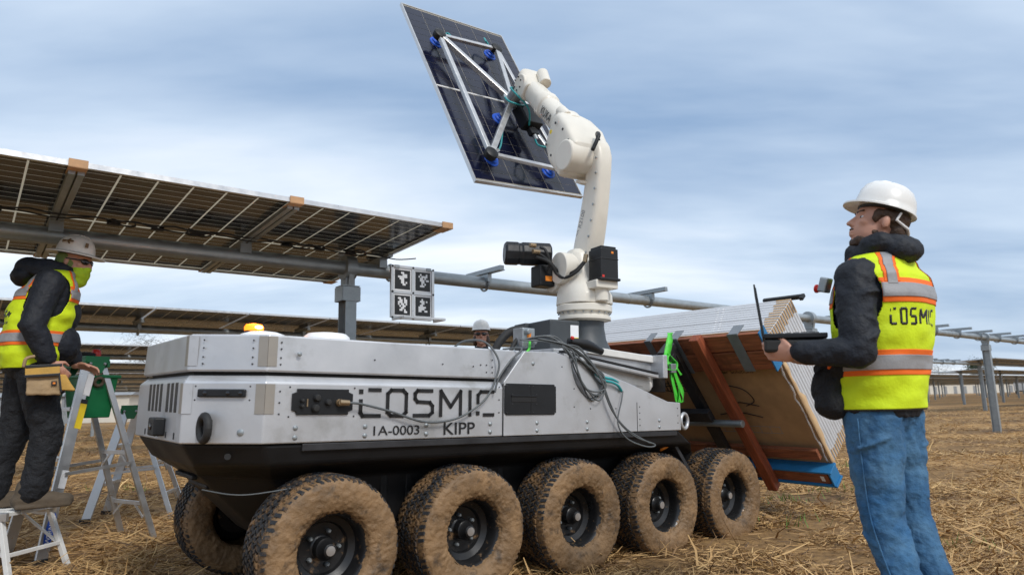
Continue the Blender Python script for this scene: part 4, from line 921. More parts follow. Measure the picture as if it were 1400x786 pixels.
def strap():
    s = thing('ratchet_strap', 'neon green ratchet strap knotted and hanging from the pallet plank', 'strap', RO+RM @ V((0, 0, 0)), RM.to_euler())
    def ribbon(name, pts, w_, ax):
        m = MB(); P = smooth_path(pts, 6); ax = V(ax).normalized(); rs = []
        for i, p in enumerate(P): 
            a = (ax+.5*V((noise.noise(V((i*.21, 1, 0))), noise.noise(V((i*.21, 5, 0))), noise.noise(V((i*.21, 9, 0)))))).normalized()*w_*.5; rs.append([p-a, p+a])
        m.rings(rs, False, False, False); o = m.build(name, 'strap_green', s, smooth=0); q = o.modifiers.new('thick', 'SOLIDIFY'); q.thickness = .003
    u, v = 1.28, .42
    ribbon('band', [(u+.10, v, 1.53), (u+.05, v-.03, 1.46), (u+.02, v-.04, 1.40), (u, v-.04, 1.33), (u+.01, v-.05, 1.26)], .075, (1, 0, .1))
    ribbon('band', [(u+.01, v-.05, 1.36), (u-.06, v-.08, 1.31), (u-.07, v-.08, 1.25), (u+.02, v-.09, 1.24), (u+.06, v-.07, 1.31), (u, v-.05, 1.36)], .07, (.5, 1, .3))
    ribbon('band', [(u, v-.06, 1.30), (u+.01, v-.08, 1.16), (u+.07, v-.08, 1.03), (u+.13, v-.07, .99), (u+.15, v-.06, 1.06), (u+.08, v-.06, 1.18), (u+.01, v-.06, 1.29)], .06, (1, .3, .2))
    ribbon('band', [(u+.02, v-.06, 1.27), (u-.02, v-.10, 1.14), (u+.02, v-.10, 1.01), (u+.06, v-.09, 1.00), (u+.07, v-.08, 1.12), (u+.02, v-.07, 1.25)], .04, (.8, .6, .2))
    ribbon('band', [(u+.04, v-.04, 1.33), (u+.10, v-.05, 1.26), (u+.16, v-.05, 1.20)], .03, (1, .3, .2))
    one('ratchet', 'steel_galv', lambda m: m.box((u-.01, v-.10, 1.245), (.06, .03, .07)), s, bevel=.006)
strap()
one_f = thing('marker_flag', 'tiny orange rag caught on the tread of the fourth wheel', 'rag', RO+RM @ V((.95, .2, .655)))
one('cloth', 'sticker_orange', lambda m: m.tube([(0, 0, 0), (.02, 0, .02), (.05, .01, .035), (.08, .0, .05)], lambda t: .004+.014*sin(pi*t), 6), one_f, smooth=0)

# ------------------------------------------------------------------ marker board on the tube
def board():
    o = T0+DV*.19+NV*(-.13); b = thing('marker_board', 'square aluminium board with four black and white marker tiles below the tube', 'marker board', (o.x, o.y, 2.045), (0, 0, YR))
    W, H = .45, .49
    for x in (-W/2, 0, W/2):
        one('frame_bar', 'aluminium_bare', lambda m: m.box((x, 0, 0), (.028, .028, H)), b, bevel=.003)
    for z in (-H/2, 0, H/2): one('frame_bar', 'aluminium_bare', lambda m: m.box((0, .002, z), (W-.03, .026, .028)), b, bevel=.003)
    for x in (-W/2, W/2): one('frame_bar', 'aluminium_bare', lambda m: m.bar((x, -.02, -H/2-.02), (x, -.22, -H/2-.02), .022, .022), b, bevel=.003)
    one('frame_bar', 'aluminium_bare', lambda m: m.box((0, -.22, -H/2-.02), (W, .022, .022)), b, bevel=.003)
    one('hanger', 'steel_galv', lambda m: (m.box((-W/2+.05, .05, H/2), (.05, .14, .03)), m.torus((-W/2+.05, .13, ZT-2.045), (1, 0, 0), .078, .012, 20, 6)), b, bevel=.003)
    one('hanger', 'steel_galv', lambda m: m.box((W/2-.05, .05, H/2), (.05, .14, .03)), b, bevel=.003)
    for x in (-W/2, 0, W/2):
        for z in (-H/2, 0, H/2): one('screw', 'ink_black', lambda m: m.lathe([(.011, 0), (.011, .004)], 10, (x, -.0145, z), (0, -1, 0)), b)
    pats = (['00011000', '00001110', '01111110', '00111000', '00011000', '00011010', '00001100', '00000000'],
            ['00100010', '01011110', '00110100', '00111011', '00011000', '00010100', '00111000', '00000000'],
            ['01100100', '00110110', '01110110', '01011010', '00101100', '00011000', '00110100', '00000110'],
            ['00010000', '00111010', '00011000', '00110000', '01111100', '01111000', '01100110', '00000000'])
    for k, (x, z) in enumerate(((-W/4, H/4), (W/4, H/4), (-W/4, -H/4), (W/4, -H/4))):
        pl = one('marker_tile', 'ink_white', lambda m: m.box((x, 0, z), (W/2-.03, .008, H/2-.03)), b)
        one('marker_field', 'ink_black', lambda m: m.box((x, -.005, z), (.165, .003, .185)), pl)
        m = MB(); cw, ch = .165/10, .185/10
        for r_, row in enumerate(pats[k]):
            for c, v in enumerate(row):
                if v == '1': m.box((x+(c-3.5)*cw, -.0072, z+(3.5-r_)*ch), (cw, .002, ch))
        m.build('marker_cells', 'ink_white', pl)
board()

# ------------------------------------------------------------------ people
def organic(name, fn, mt, parent, voxel=.012, it=8, disp=(), fac=.5):
    m = MB(); fn(m); o = m.build(name, mt, parent, smooth=0)
    r = o.modifiers.new('remesh', 'REMESH'); r.mode = 'VOXEL'; r.voxel_size = voxel; r.use_smooth_shade = True
    if it: s = o.modifiers.new('smooth', 'SMOOTH'); s.factor = fac; s.iterations = it
    for st, sc_ in disp:
        tx = bpy.data.textures.new(name+'_folds', 'CLOUDS'); tx.noise_scale = sc_; tx.noise_depth = 2; tx.noise_type = 'SOFT_NOISE'
        d = o.modifiers.new('folds', 'DISPLACE'); d.texture = tx; d.strength = st; d.mid_level = .5; d.texture_coords = 'LOCAL'
    return o
def interp(tab, z):
    if z <= tab[0][0]: return tab[0][1:]
    for a, b in zip(tab, tab[1:]):
        if z <= b[0]: t = (z-a[0])/(b[0]-a[0]); t = t*t*(3-2*t)*.5+t*.5; return tuple(p+(q-p)*t for p, q in zip(a[1:], b[1:]))
    return tab[-1][1:]
class Torso:
    """lofted trunk: rows of (z, half depth, half width, forward shift, side shift); facing +x"""
    def __init__(s, tab, wr=.010, sd=0.): s.t = tab; s.wr = wr; s.sd = sd
    def pt(s, z, th, off=0.):
        a, b, cx, cy = interp(s.t, z); c, q = cos(th), sin(th); k = .80
        X = math.copysign(abs(c)**k, c); Y = math.copysign(abs(q)**k, q)
        p = V((cx+a*X, cy+b*Y, z)); n = V((X/a if a else 0, Y/b if b else 0, 0)); n = V((cos(th)*b, sin(th)*a, 0)).normalized()
        w_ = s.wr*(noise.noise(p*V((7, 7, 4)).x*1.0+V((s.sd, 0, 0)))*.9+.8*noise.noise(V((p.x*11, p.y*11, p.z*17+s.sd)))) if s.wr else 0
        return p+n*(off+w_)
    def grid(s, name, mt, parent, z0, z1, nz, nt, mask, off, thick=.004):
        vs = {}; m = MB(); fs = []; ids = {}
        def vid(i, j):
            j %= nt
            if (i, j) not in ids: ids[(i, j)] = len(m.v); m.v.append(tuple(s.pt(z0+(z1-z0)*i/nz, 2*pi*j/nt, off)))
            return ids[(i, j)]
        for i in range(nz):
            for j in range(nt):
                z = z0+(z1-z0)*(i+.5)/nz; th = 2*pi*(j+.5)/nt
                if mask(z, th): m.f.append((vid(i, j), vid(i, j+1), vid(i+1, j+1), vid(i+1, j))); m.m.append(0)
        o = m.build(name, mt, parent, smooth=0)
        if thick: q = o.modifiers.new('thick', 'SOLIDIFY'); q.thickness = thick; q.offset = 1
        return o
    def solid(s, m, z0, z1, n=22, off=0.):
        m.rings([[s.pt(z0+(z1-z0)*i/n, 2*pi*j/32, off) for j in range(32)] for i in range(n+1)])
def limb(m, pts):
    for (a, ra), (b, rb) in zip(pts, pts[1:]): m.caps(a, ra, b, rb)
def hand(m, wr, f, n, s, curl=.9, k=1.0):
    """palm + four fingers + thumb; f forward, n out of the back of the hand, s thumb side"""
    wr, f, n, s = V(wr), V(f).normalized(), V(n).normalized(), V(s).normalized(); R = Matrix((f, s, n)).transposed()
    m.ell(wr+f*.045*k, (.05*k, .042*k, .017*k), R); m.ell(wr+f*.06*k, (.035*k, .040*k, .015*k), R)
    for i, (o, L) in enumerate(((.030, .072), (.010, .080), (-.011, .074), (-.030, .058))):
        b = wr+f*.088*k+s*o*k; c1 = curl*.5; d1 = f*cos(c1)-n*sin(c1); p1 = b+d1*L*.5*k; d2 = f*cos(curl*1.25)-n*sin(curl*1.25); p2 = p1+d2*L*.32*k; d3 = f*cos(curl*1.9)-n*sin(curl*1.9); p3 = p2+d3*L*.24*k
        limb(m, [(b-f*.02*k, .0098*k), (p1, .0088*k), (p2, .008*k), (p3, .0068*k)])
    b = wr+f*.02*k+s*.03*k; limb(m, [(b, .013*k), (b+(f*.6+s*.7-n*.3).normalized()*.042*k, .0105*k), (b+(f*.95+s*.55-n*.6).normalized()*.075*k, .009*k)])
def head_elems(m, c, yaw, pit=0., k=1.0):
    R = Matrix.Rotation(yaw, 3, 'Z') @ Matrix.Rotation(-pit, 3, 'Y'); c = V(c)
    def P(x, y, z): return c+R @ V((x*k, y*k, z*k))
    m.ell(P(-.008, 0, .035), (.100*k, .078*k, .098*k), R); m.ell(P(.022, 0, -.035), (.075*k, .064*k, .085*k), R)
    m.ell(P(.052, 0, -.088), (.036*k, .036*k, .028*k), R); m.ell(P(.072, 0, -.100), (.020*k, .022*k, .017*k), R)
    m.ell(P(.075, 0, .032), (.022*k, .052*k, .016*k), R)
    m.caps(P(.086, 0, .014), .009*k, P(.114, 0, -.024), .0110*k); 
    for s in (-1, 1): m.ell(P(.098, s*.012, -.026), (.011*k, .010*k, .008*k), R); m.ell(P(-.008, s*.080, -.005), (.017*k, .010*k, .029*k), R); m.ell(P(.062, s*.040, -.012), (.024*k, .022*k, .022*k), R)
    m.ell(P(.092, 0, -.056), (.014*k, .024*k, .008*k), R); m.ell(P(.089, 0, -.070), (.013*k, .021*k, .008*k), R)
    return P, R
def eyes(par, P, R):
    for s in (-1, 1):
        one('eye', 'ink_white', lambda m: m.ell(P(.073, s*.032, .008), (.009, .013, .0065), R, 12, 8), par, smooth=0)
        one('pupil', 'lens_dark', lambda m: m.ell(P(.079, s*.032, .008), (.005, .0075, .0062), R, 10, 6), par, smooth=0)
        one('eyebrow', 'hair_brown', lambda m: m.caps(P(.093, s*.014, .030), .005, P(.080, s*.050, .033), .004), par, smooth=0)
def glasses(par, P, R, mt='lens_dark'):
    for s in (-1, 1):
        one('lens', mt, lambda m: m.ell(P(.092, s*.036, .008), (.010, .032, .020), R @ Matrix.Rotation(s*.32, 3, 'Z'), 16, 8), par, smooth=0)
        one('temple', 'black_plastic', lambda m: m.bar(P(.085, s*.066, .014), P(-.01, s*.086, .016), .004, .008), par)
    one('bridge', 'black_plastic', lambda m: m.bar(P(.100, -.01, .014), P(.100, .01, .014), .006, .007), par)
def hard_hat(person, P, R, mt, full=False, tip=0.0):
    h = MB(); Rt = R @ Matrix.Rotation(tip, 3, 'Y'); c = P(-.008, 0, .062); n = 40; rs = []
    def ring(a, b, z, dx=0., bf=None):
        o = []
        for j in range(n):
            t = 2*pi*j/n; x, y = cos(t), sin(t); e = (bf(t) if bf else 0); o.append(c+Rt @ V((dx+(a+e)*x, (b+e)*y, z-(e*.18 if bf else 0)+(.010*max(0, 1-abs(y)*7) if z > .03 else 0))))
        return o
    bf = (lambda t: .060+.008*cos(t)) if full else (lambda t: .008+.034*max(0, cos(t))**1.5)
    rs = [ring(.118, .100, -.002), ring(.120, .102, -.004, 0, bf), ring(.120, .102, .003, 0, bf), ring(.121, .103, .008), ring(.119, .101, .03), ring(.111, .094, .062), ring(.094, .080, .092), ring(.066, .055, .113), ring(.033, .028, .123), ring(.004, .004, .125)]
    h.rings(rs); o = h.build('hard_hat', mt, person, smooth=50)
    one('hat_band', 'ink_black', lambda m: m.torus(c+Rt @ V((0, 0, -.006)), Rt @ V((0, 0, 1)), .094, .008, 28, 6), o, smooth=0)
    return o, c, Rt
def zipline(*a): pass
def map_strokes(name, mt, parent, T, polys, th0, dth, z0, dz, off, w_=.010):
    """lettering laid on the cloth: strokes in (x to the right, y up) units, x mapped to angle, y to height"""
    m = MB()
    for pl in polys:
        for (ax, ay), (bx_, by_) in zip(pl, pl[1:]):
            L = math.hypot((bx_-ax)*abs(dth)*.2, (by_-ay)*dz); k = max(2, int(L/.006)); dx, dy = (bx_-ax), (by_-ay); nx, ny = -(dy*dz), dx*abs(dth)*.2; q = math.hypot(nx, ny) or 1; nx, ny = nx/q*w_/2, ny/q*w_/2
            ring = []
            for i in range(k+1):
                t = i/k; X, Y = ax+dx*t, ay+dy*t; ring.append([T.pt(z0+Y*dz+sg*ny, th0+X*dth+sg*nx/.2*(1 if dth > 0 else -1), off) for sg in (-1, 1)])
            m.rings(ring, False, False, False)
    o = m.build(name, mt, parent, smooth=0); q = o.modifiers.new('thick', 'SOLIDIFY'); q.thickness = .001; q.offset = 1; return o
def angd(a, b): return abs((a-b+pi) % (2*pi)-pi)
def vest(person, T, z0, z1, band1, band2, armz, armh, armw, shoulder=True, vstrips=(.62, .62), front_gap=.10, neck=None):
    def hole(z, th):
        for c in (pi/2, -pi/2):
            d = ((z-armz)/armh)**2+(angd(th, c)/armw)**2
            if d < 1: return True
        return False
    def neckcut(z, th): return z > z1-.10 and angd(th, 0) < .50*(z-(z1-.10))/.10
    body = lambda z, th: not hole(z, th) and not neckcut(z, th)
    v = T.grid('vest', 'vest_yellow', person, z0, z1, 150, 240, body, .012, .003)
    def strip(c, hw):
        return T.grid
    for zc in (band1, band2):
        T.grid('trim', 'vest_orange', v, z0, z1, 210, 120, lambda z, th: abs(z-zc) < .048 and body(z, th), .0165, .0012)
        T.grid('reflective_band', 'vest_silver', v, z0, z1, 210, 120, lambda z, th: abs(z-zc) < .027 and body(z, th), .0195, .0012)
    for c in (pi-vstrips[0], pi+vstrips[0], vstrips[1], -vstrips[1]):
        hwf = lambda z: .052/max(.06, interp(T.t, z)[1])
        T.grid('trim', 'vest_orange', v, z0, z1, 140, 240, lambda z, th: z > band1+.03 and angd(th, c) < hwf(z)*.80 and body(z, th), .0168, .0012)
        T.grid('reflective_band', 'vest_silver', v, z0, z1, 140, 240, lambda z, th: z > band1+.02 and angd(th, c) < hwf(z)*.45 and body(z, th), .0198, .0012)
    return v
COSMIC = [[(.0, .92), (.06, .92)], [(.03, .6), (.03, .0), (.55, 0)], [(.3, 1), (.55, 1)], [(1.0, 0), (1.0, 1), (1.55, 1), (1.55, 0), (1.0, 0)], [(2.0, 0), (2.55, 0), (2.55, .5), (2.0, .5), (2.0, 1), (2.55, 1)], [(3.0, 0), (3.0, 1), (3.32, .4), (3.65, 1), (3.65, 0)], [(4.05, 0), (4.05, 1)], [(4.45, .55), (4.45, 1), (4.95, 1)], [(4.42, .05), (4.5, .05)], [(4.7, 0), (4.95, 0)]]

def man_right():
    p = thing('person', 'man in white hard hat, yellow vest and blue jeans holding a laptop', 'person', (1.545, 2.83, 0), (0, 0, radians(124)))
    T = Torso([(.86, .130, .165, .065, 0), (.95, .142, .182, .062, 0), (1.08, .148, .185, .045, 0), (1.25, .155, .205, .015, 0), (1.38, .150, .215, -.005, 0), (1.46, .128, .205, -.01, 0), (1.52, .098, .165, -.008, 0), (1.565, .075, .105, 0, 0), (1.60, .062, .075, .01, 0)], .010, 3.)
    HC = (-.015, -.01, 1.70); HY = radians(44)
    shL, shR = V((-.005, .205, 1.465)), V((-.005, -.205, 1.465)); elL, elR = V((-.04, .285, 1.155)), V((.14, -.24, 1.17)); hL, hR = V((.175, .375, 1.165)), V((.33, -.06, 1.165))
    def body(m):
        global _hp
        _hp = head_elems(m, HC, HY, .33); m.caps((.0, 0, 1.42), .062, (-.01, -.005, 1.64), .058); limb(m, [((0, 0, 1.40), .09), (shL, .045), (elL, .038), (hL, .028)]); limb(m, [((0, 0, 1.40), .09), (shR, .045), (elR, .038), (hR, .028)]); limb(m, [((0, 0, 1.4), .1), ((.02, 0, 1.0), .1)])
        hand(m, hL, (1, .25, .08), (-.25, .92, -.28), (.05, .28, .96), .8); hand(m, hR, (1, .55, .05), (-.1, -.75, -.65), (.1, -.25, .97), .75)
        for s in (-1, 1): limb(m, [((.02, s*.05, 1.0), .08), ((.05, s*.08, .9), .06), ((.05, s*.092, .70), .05), ((.04, s*.10, .50), .04), ((-.02, s*.105, .28), .036), ((-.06, s*.105, .10), .032)])
    b = organic('body', body, 'skin', p, .0065, 3); P, R = _hp; eyes(b, P, R)
    def jacket(m):
        T.solid(m, .90, 1.60, 24); limb(m, [((-.01, .13, 1.47), .075), (shL+V((0, -.012, -.01)), .082), (shL+(elL-shL)*.5, .072), (elL, .062), (elL+(hL-elL)*.5, .055), (hL-V((.03, 0, 0)), .047)]); limb(m, [((-.01, -.13, 1.47), .075), (shR+V((0, .01, -.01)), .088), (shR+(elR-shR)*.5, .080), (elR, .074), (hR-V((.04, 0, 0)), .052)])
        m.ell((.03, .08, 1.30), (.13, .11, .12)); m.ell((.06, 0, 1.05), (.125, .165, .12))
        for t in (.25, .45, .62, .8): q = shL+(elL-shL)*t; m.ell(q+V((.02*sin(t*20), 0, 0)), (.078, .071, .02), Matrix.Rotation(.5*sin(t*13), 3, 'X'))
        for t in (.15, .4, .65): q = elL+(hL-elL)*t; m.ell(q, (.022, .066-.012*t, .068-.012*t), Matrix.Rotation(.4, 3, 'Y'))
    j = organic('jacket', jacket, 'jacket_navy', p, .009, 4, ((.014, .07), (.008, .03)))
    def hood(m):
        m.torus((.01, 0, 1.565), (.25, 0, 1), .085, .034, 24, 10); m.ell((-.085, 0, 1.59), (.068, .105, .050)); m.ell((-.115, 0, 1.57), (.06, .10, .055)); m.ell((-.04, .075, 1.60), (.07, .05, .05)); m.ell((-.04, -.075, 1.60), (.07, .05, .05)); m.caps((.06, .07, 1.59), .035, (.085, .02, 1.57), .03); m.caps((.06, -.07, 1.59), .035, (.085, -.02, 1.57), .03)
    organic('hood', hood, 'jacket_navy', p, .008, 4, ((.018, .05),))
    v = vest(p, T, .935, 1.56, 1.395, 1.115, 1.375, .135, .60, True, (.72, .72))
    map_strokes('lettering', 'ink_black', v, T, COSMIC, pi-.82, .235, 1.262, .058, .0155, .010)
    one('hem', 'ink_black', lambda m: m.rings([[T.pt(.928+.01*i, 2*pi*k/60, .013+.002*(i == 1)) for k in range(60)] for i in range(3)], True, False, False), v, smooth=0)
    def jeans(m):
        m.ell((.055, 0, .93), (.132, .17, .11))
        for s in (-1, 1):
            limb(m, [((.05, s*.075, .90), .115), ((.05, s*.090, .70), .098), ((.04, s*.10, .50), .080), ((-.02, s*.105, .28), .072), ((-.06, s*.105, .10), .070), ((-.065, s*.105, .07), .074)])
            for z, q in ((.80, .108), (.55, .085), (.48, .084), (.42, .082), (.17, .079), (.12, .082), (.08, .084)): m.ell((.045 if z > .45 else -.06+.27*(z-.1), s*.10, z), (q, q*.97, .018), Matrix.Rotation(.35*sin(z*40+s), 3, 'Y') @ Matrix.Rotation(.3*sin(z*23), 3, 'X'))
    je = organic('jeans', jeans, 'denim', p, .008, 2, ((.020, .075), (.010, .026)))
    m = MB(); m.tube([(.05, .19, .90), (.05, .19, .70), (.04, .183, .50), (-.02, .181, .28), (-.06, .180, .10)], .0035, 6, 4); m.build('side_seam', 'denim', je, smooth=0)
    for s in (-1, 1): organic('boot', lambda m: (m.caps((-.10, s*.105, .055), .050, (.08, s*.115, .045), .045), m.caps((.08, s*.115, .04), .045, (.14, s*.118, .038), .040), m.caps((-.08, s*.105, .06), .052, (-.07, s*.105, .18), .055)), 'boot_brown', p, .008, 4)
    h, c, Rt = hard_hat(p, P, R, 'hat_white', False, -.03)
    one('ratchet_strap', 'white_plastic', lambda m: (m.caps(P(-.055, .080, .045), .005, P(-.045, .082, .012), .005), m.caps(P(-.045, .082, .012), .005, P(-.10, .050, -.005), .007), m.caps(P(-.10, .050, -.005), .007, P(-.118, 0, -.01), .010)), h, smooth=0)
    organic('hair', lambda m: (m.ell(P(-.030, 0, .03), (.088, .083, .070), R), m.ell(P(-.065, 0, -.02), (.045, .068, .055), R), m.ell(P(.030, .068, .018), (.016, .012, .032), R), m.ell(P(.030, -.068, .018), (.016, .012, .032), R), m.ell(P(.0, .078, .03), (.03, .008, .02), R)), 'hair_brown', b, .006, 2, ((.010, .012),))
    organic('beard', lambda m: (m.ell(P(.038, 0, -.085), (.050, .052, .036), R), m.ell(P(.020, 0, -.05), (.035, .068, .028), R), m.ell(P(.068, 0, -.102), (.026, .026, .020), R), m.ell(P(.094, 0, -.047), (.012, .026, .006), R)), 'hair_brown', b, .005, 2, ((.006, .012),))
    # sling pouch at the hip and the hand-held stop switch on the chest
    po = organic('pouch', lambda m: (m.ell((.17, .155, 1.02), (.075, .085, .105)), m.ell((.16, .17, .96), (.07, .08, .07)), m.caps((.10, .17, 1.10), .045, (.22, .13, 1.10), .035)), 'trouser_black', p, .009, 5, ((.016, .05),))
    m = MB(); m.tube([(.14, .20, 1.10), (.10, .21, 1.18), (.03, .19, 1.20)], .010, 8); m.build('pouch_strap', 'vest_orange', po, smooth=0)
    def stop(): 
        q = thing('stop_switch', 'small grey box with red stop button on the laptop man\'s chest', 'stop switch', (1.545, 2.83, 0), (0, 0, radians(124)))
        one('housing', 'steel_galv', lambda m: m.box((.115, .215, 1.445), (.036, .045, .062), Matrix.Rotation(-.35, 3, 'Y')), q, bevel=.006); one('button', 'red_plastic', lambda m: m.lathe([(.014, 0), (.014, .012), (.018, .014), (.018, .02), (.006, .024)], 16, (.137, .215, 1.432), (1, 0, .2)), q, smooth=30)
    stop()
    # laptop: base level in both hands, lid upright, edge towards the viewer
    q = thing('laptop', 'open black laptop held at waist height, lid seen edge-on', 'laptop', (1.545, 2.83, 0), (0, 0, radians(160)))
    lb = one('base', 'black_plastic', lambda m: m.box((.355, .03, 1.235), (.24, .34, .020), Matrix.Rotation(-.03, 3, 'Y')), q, bevel=.004)
    one('keyboard', 'ink_grey', lambda m: m.box((.355, .03, 1.2465), (.18, .30, .002)), lb)
    m = MB()
    for i in range(5):
        for k in range(12): m.box((.29+.03*i, -.10+.0236*k, 1.249), (.022, .018, .003))
    o = m.build('keys', 'black_plastic', lb); o['kind'] = 'stuff'
    one('lid', 'black_plastic', lambda m: m.box((.487, .03, 1.345), (.007, .34, .225), Matrix.Rotation(.09, 3, 'Y')), q, bevel=.004); one('screen', 'lens_dark', lambda m: m.box((.4825, .03, 1.35), (.002, .31, .19), Matrix.Rotation(.09, 3, 'Y')), q)
    one('sleeve_cover', 'black_rubber', lambda m: m.box((.36, .045, 1.195), (.235, .30, .055), Matrix.Rotation(-.05, 3, 'Y')), q, bevel=.012)
man_right()

def man_left():
    LZ = .415
    p = thing('person', 'man in white full-brim hard hat, lime face cover and yellow vest on the platform', 'person', (-3.10, 4.42, LZ), (0, 0, radians(36)))
    T = Torso([(.84, .14, .18, -.02, 0), (.95, .165, .205, -.02, 0), (1.08, .170, .205, -.005, 0), (1.22, .172, .22, .02, 0), (1.34, .155, .225, .045, 0), (1.41, .128, .205, .06, 0), (1.47, .098, .165, .075, 0), (1.51, .075, .105, .085, 0), (1.545, .065, .075, .095, 0)], .014, 8.)
    HC = (.175, -.0, 1.575); HY = radians(-34)
    shR, shL = V((.04, -.21, 1.40)), V((.06, .20, 1.40)); elR, elL = V((-.03, -.285, 1.11)), V((.14, .27, 1.12)); hR, hL = V((.08, -.25, .88)), V((.24, .20, .90))
    def body(m):
        global _hp
        _hp = head_elems(m, HC, HY, -.12); m.caps((.08, 0, 1.38), .06, (.15, 0, 1.52), .056)
        for sh, el, h_ in ((shR, elR, hR), (shL, elL, hL)): limb(m, [((.05, 0, 1.34), .09), (sh, .045), (el, .038), (h_, .028)])
        limb(m, [((.05, 0, 1.34), .1), ((-.02, 0, .95), .1)]); hand(m, hR, (.75, .1, -.7), (.1, -1, 0), (.7, 0, .7), .9); hand(m, hL, (.95, -.2, -.2), (.1, .5, .8), (.2, -.9, .4), .7)
        for s in (-1, 1): limb(m, [((-.02, s*.05, .95), .09), ((-.01, s*.09, .86), .06), ((.02-.08*s, s*.105, .47), .045), ((-.045-.10*s, s*.11, .10), .035)])
    b = organic('body', body, 'skin', p, .0065, 3); P, R = _hp; glasses(b, P, R)
    def jacket(m):
        T.solid(m, .84, 1.54, 24)
        for sh, el, h_ in ((shR, elR, hR), (shL, elL, hL)):
            limb(m, [(sh*.6+V((.03, 0, .56)), .078), (sh, .086), (sh+(el-sh)*.5, .078), (el, .072), (el+(h_-el)*.55, .064), (el+(h_-el)*.82, .056)])
            for t in (.2, .4, .6, .8, 1.0): q = sh+(el-sh)*t; m.ell(q, (.086-.008*t, .082-.008*t, .024), Matrix.Rotation(.4*sin(t*17), 3, 'X'))
            for t in (.25, .5, .72): q = el+(h_-el)*t; m.ell(q, (.075-.018*t, .072-.018*t, .022), Matrix.Rotation(-.4, 3, 'Y'))
        m.ell((.12, -.02, 1.02), (.13, .16, .14)); m.ell((.10, .0, 1.22), (.14, .17, .15))
    organic('jacket', jacket, 'jacket_navy', p, .010, 4, ((.014, .07), (.008, .03)))
    organic('hood', lambda m: (m.torus((.07, 0, 1.515), (.3, 0, 1), .092, .045, 24, 10), m.ell((-.07, 0, 1.51), (.085, .12, .075)), m.ell((-.10, 0, 1.46), (.07, .11, .07)), m.ell((.0, -.09, 1.50), (.08, .05, .06)), m.ell((.0, .09, 1.50), (.08, .05, .06))), 'jacket_navy', p, .009, 5, ((.020, .06),))
    v = vest(p, T, .86, 1.50, 1.335, 1.045, 1.315, .150, .66, True, (.72, .66))
    map_strokes('lettering', 'ink_black', v, T, [[(0, .5), (.5, .6), (.9, .2)], [(.3, .1), (.6, .9), (1.1, .9)], [(1.2, .1), (1.5, .8), (1.9, .1)], [(1.3, .4), (2.0, .5)], [(.1, -.6), (.25, -.6)], [(.5, -.6), (.7, -.6)], [(1.0, -.6), (1.15, -.6)], [(1.5, -.6), (1.8, -.6)]], -pi+.05, .30, 1.17, .05, .0155, .013)
    # the free, lime sleeve of the vest side seen past the chest
    def pants(m):
        m.ell((-.02, 0, .90), (.15, .185, .12))
        for s in (-1, 1):
            o = -.10*s
            limb(m, [((-.01+o*.2, s*.085, .87), .122), ((.0+o*.5, s*.10, .66), .104), ((.02+o*.8, s*.105, .47), .090), ((-.02+o, s*.11, .28), .083), ((-.045+o, s*.11, .12), .084), ((-.05+o, s*.11, .10), .082)])
            for z, q in ((.74, .118), (.58, .104), (.47, .102), (.41, .098), (.22, .095), (.15, .098), (.11, .100)): m.ell((.02+o*(.55 if z > .5 else .8) if z > .4 else -.05+.2*(z-.1)+o, s*.107, z), (q*.92, q*.9, .02), Matrix.Rotation(.35*sin(z*37+s), 3, 'Y'))
    organic('trousers', pants, 'trouser_black', p, .010, 3, ((.020, .08), (.008, .03)))
    for s in (-1, 1): organic('boot', lambda m: (m.caps((-.11-.1*s, s*.11, .055), .052, (.06-.1*s, s*.118, .048), .050), m.caps((.06-.1*s, s*.118, .042), .048, (.13-.1*s, s*.122, .040), .042), m.caps((-.09-.1*s, s*.11, .06), .055, (-.08-.1*s, s*.11, .13), .06), m.box((.01-.1*s, s*.116, .012), (.29, .095, .022))), 'boot_brown', p, .008, 4)
    organic('face_cover', lambda m: (m.ell(P(.040, 0, -.075), (.072, .074, .066), R), m.ell(P(.095, 0, -.04), (.026, .028, .026), R), m.ell(P(.03, 0, -.12), (.07, .072, .05), R)), 'gaiter_lime', p, .006, 4, ((.006, .03),))
    organic('balaclava', lambda m: (m.ell(P(-.03, 0, .0), (.092, .088, .105), R), m.ell(P(-.02, 0, -.10), (.085, .082, .07), R)), 'hood_olive', p, .007, 4, ((.008, .03),))
    h, c, Rt = hard_hat(p, P, R, 'hat_worn', True, .05)
    # brown mark on the near side of the dome
    m = MB(); cc = c+Rt @ V((.0, -.105, .065)); nn = Rt @ V((0, -.78, .62)); X = Rt @ V((1, 0, 0)); Y = nn.cross(X)*-1
    for a, b_ in (((-.035, .0), (.035, .004)), ((0, .0), (.022, -.022)), ((-.01, 0), (-.03, -.016)), ((0, .0), (.006, .024))): m.bar(cc+X*a[0]-Y*a[1]+nn*.006, cc+X*b_[0]-Y*b_[1]+nn*.004, .010, .004, nn)
    m.build('sticker', 'ink_brown', h); one('sticker', 'ink_brown', lambda m: m.bar(c+Rt @ V((.105, -.065, .045)), c+Rt @ V((.10, -.06, .075)), .02, .003, Rt @ V((.8, -.5, .3))), h)
    # tool pouch on the right hip
    po = thing('tool_pouch', 'tan canvas tool pouch on the hip of the man on the platform', 'tool pouch', (-3.10, 4.42, LZ), (0, 0, radians(36)))
    po.scale = (.84, .95, .84); po.location = po.location+Matrix.Rotation(radians(36), 3, 'Z') @ V((.03, -.01, .125))
    def wedge(m, x0, x1, x0b, x1b, zt, zb, y0, y1): m.rings([[V((x0, y0, zt)), V((x1, y0, zt)), V((x1, y1, zt)), V((x0, y1, zt))], [V((x0b, y0-.01, zb)), V((x1b, y0-.01, zb)), V((x1b, y1, zb)), V((x0b, y1, zb))]])
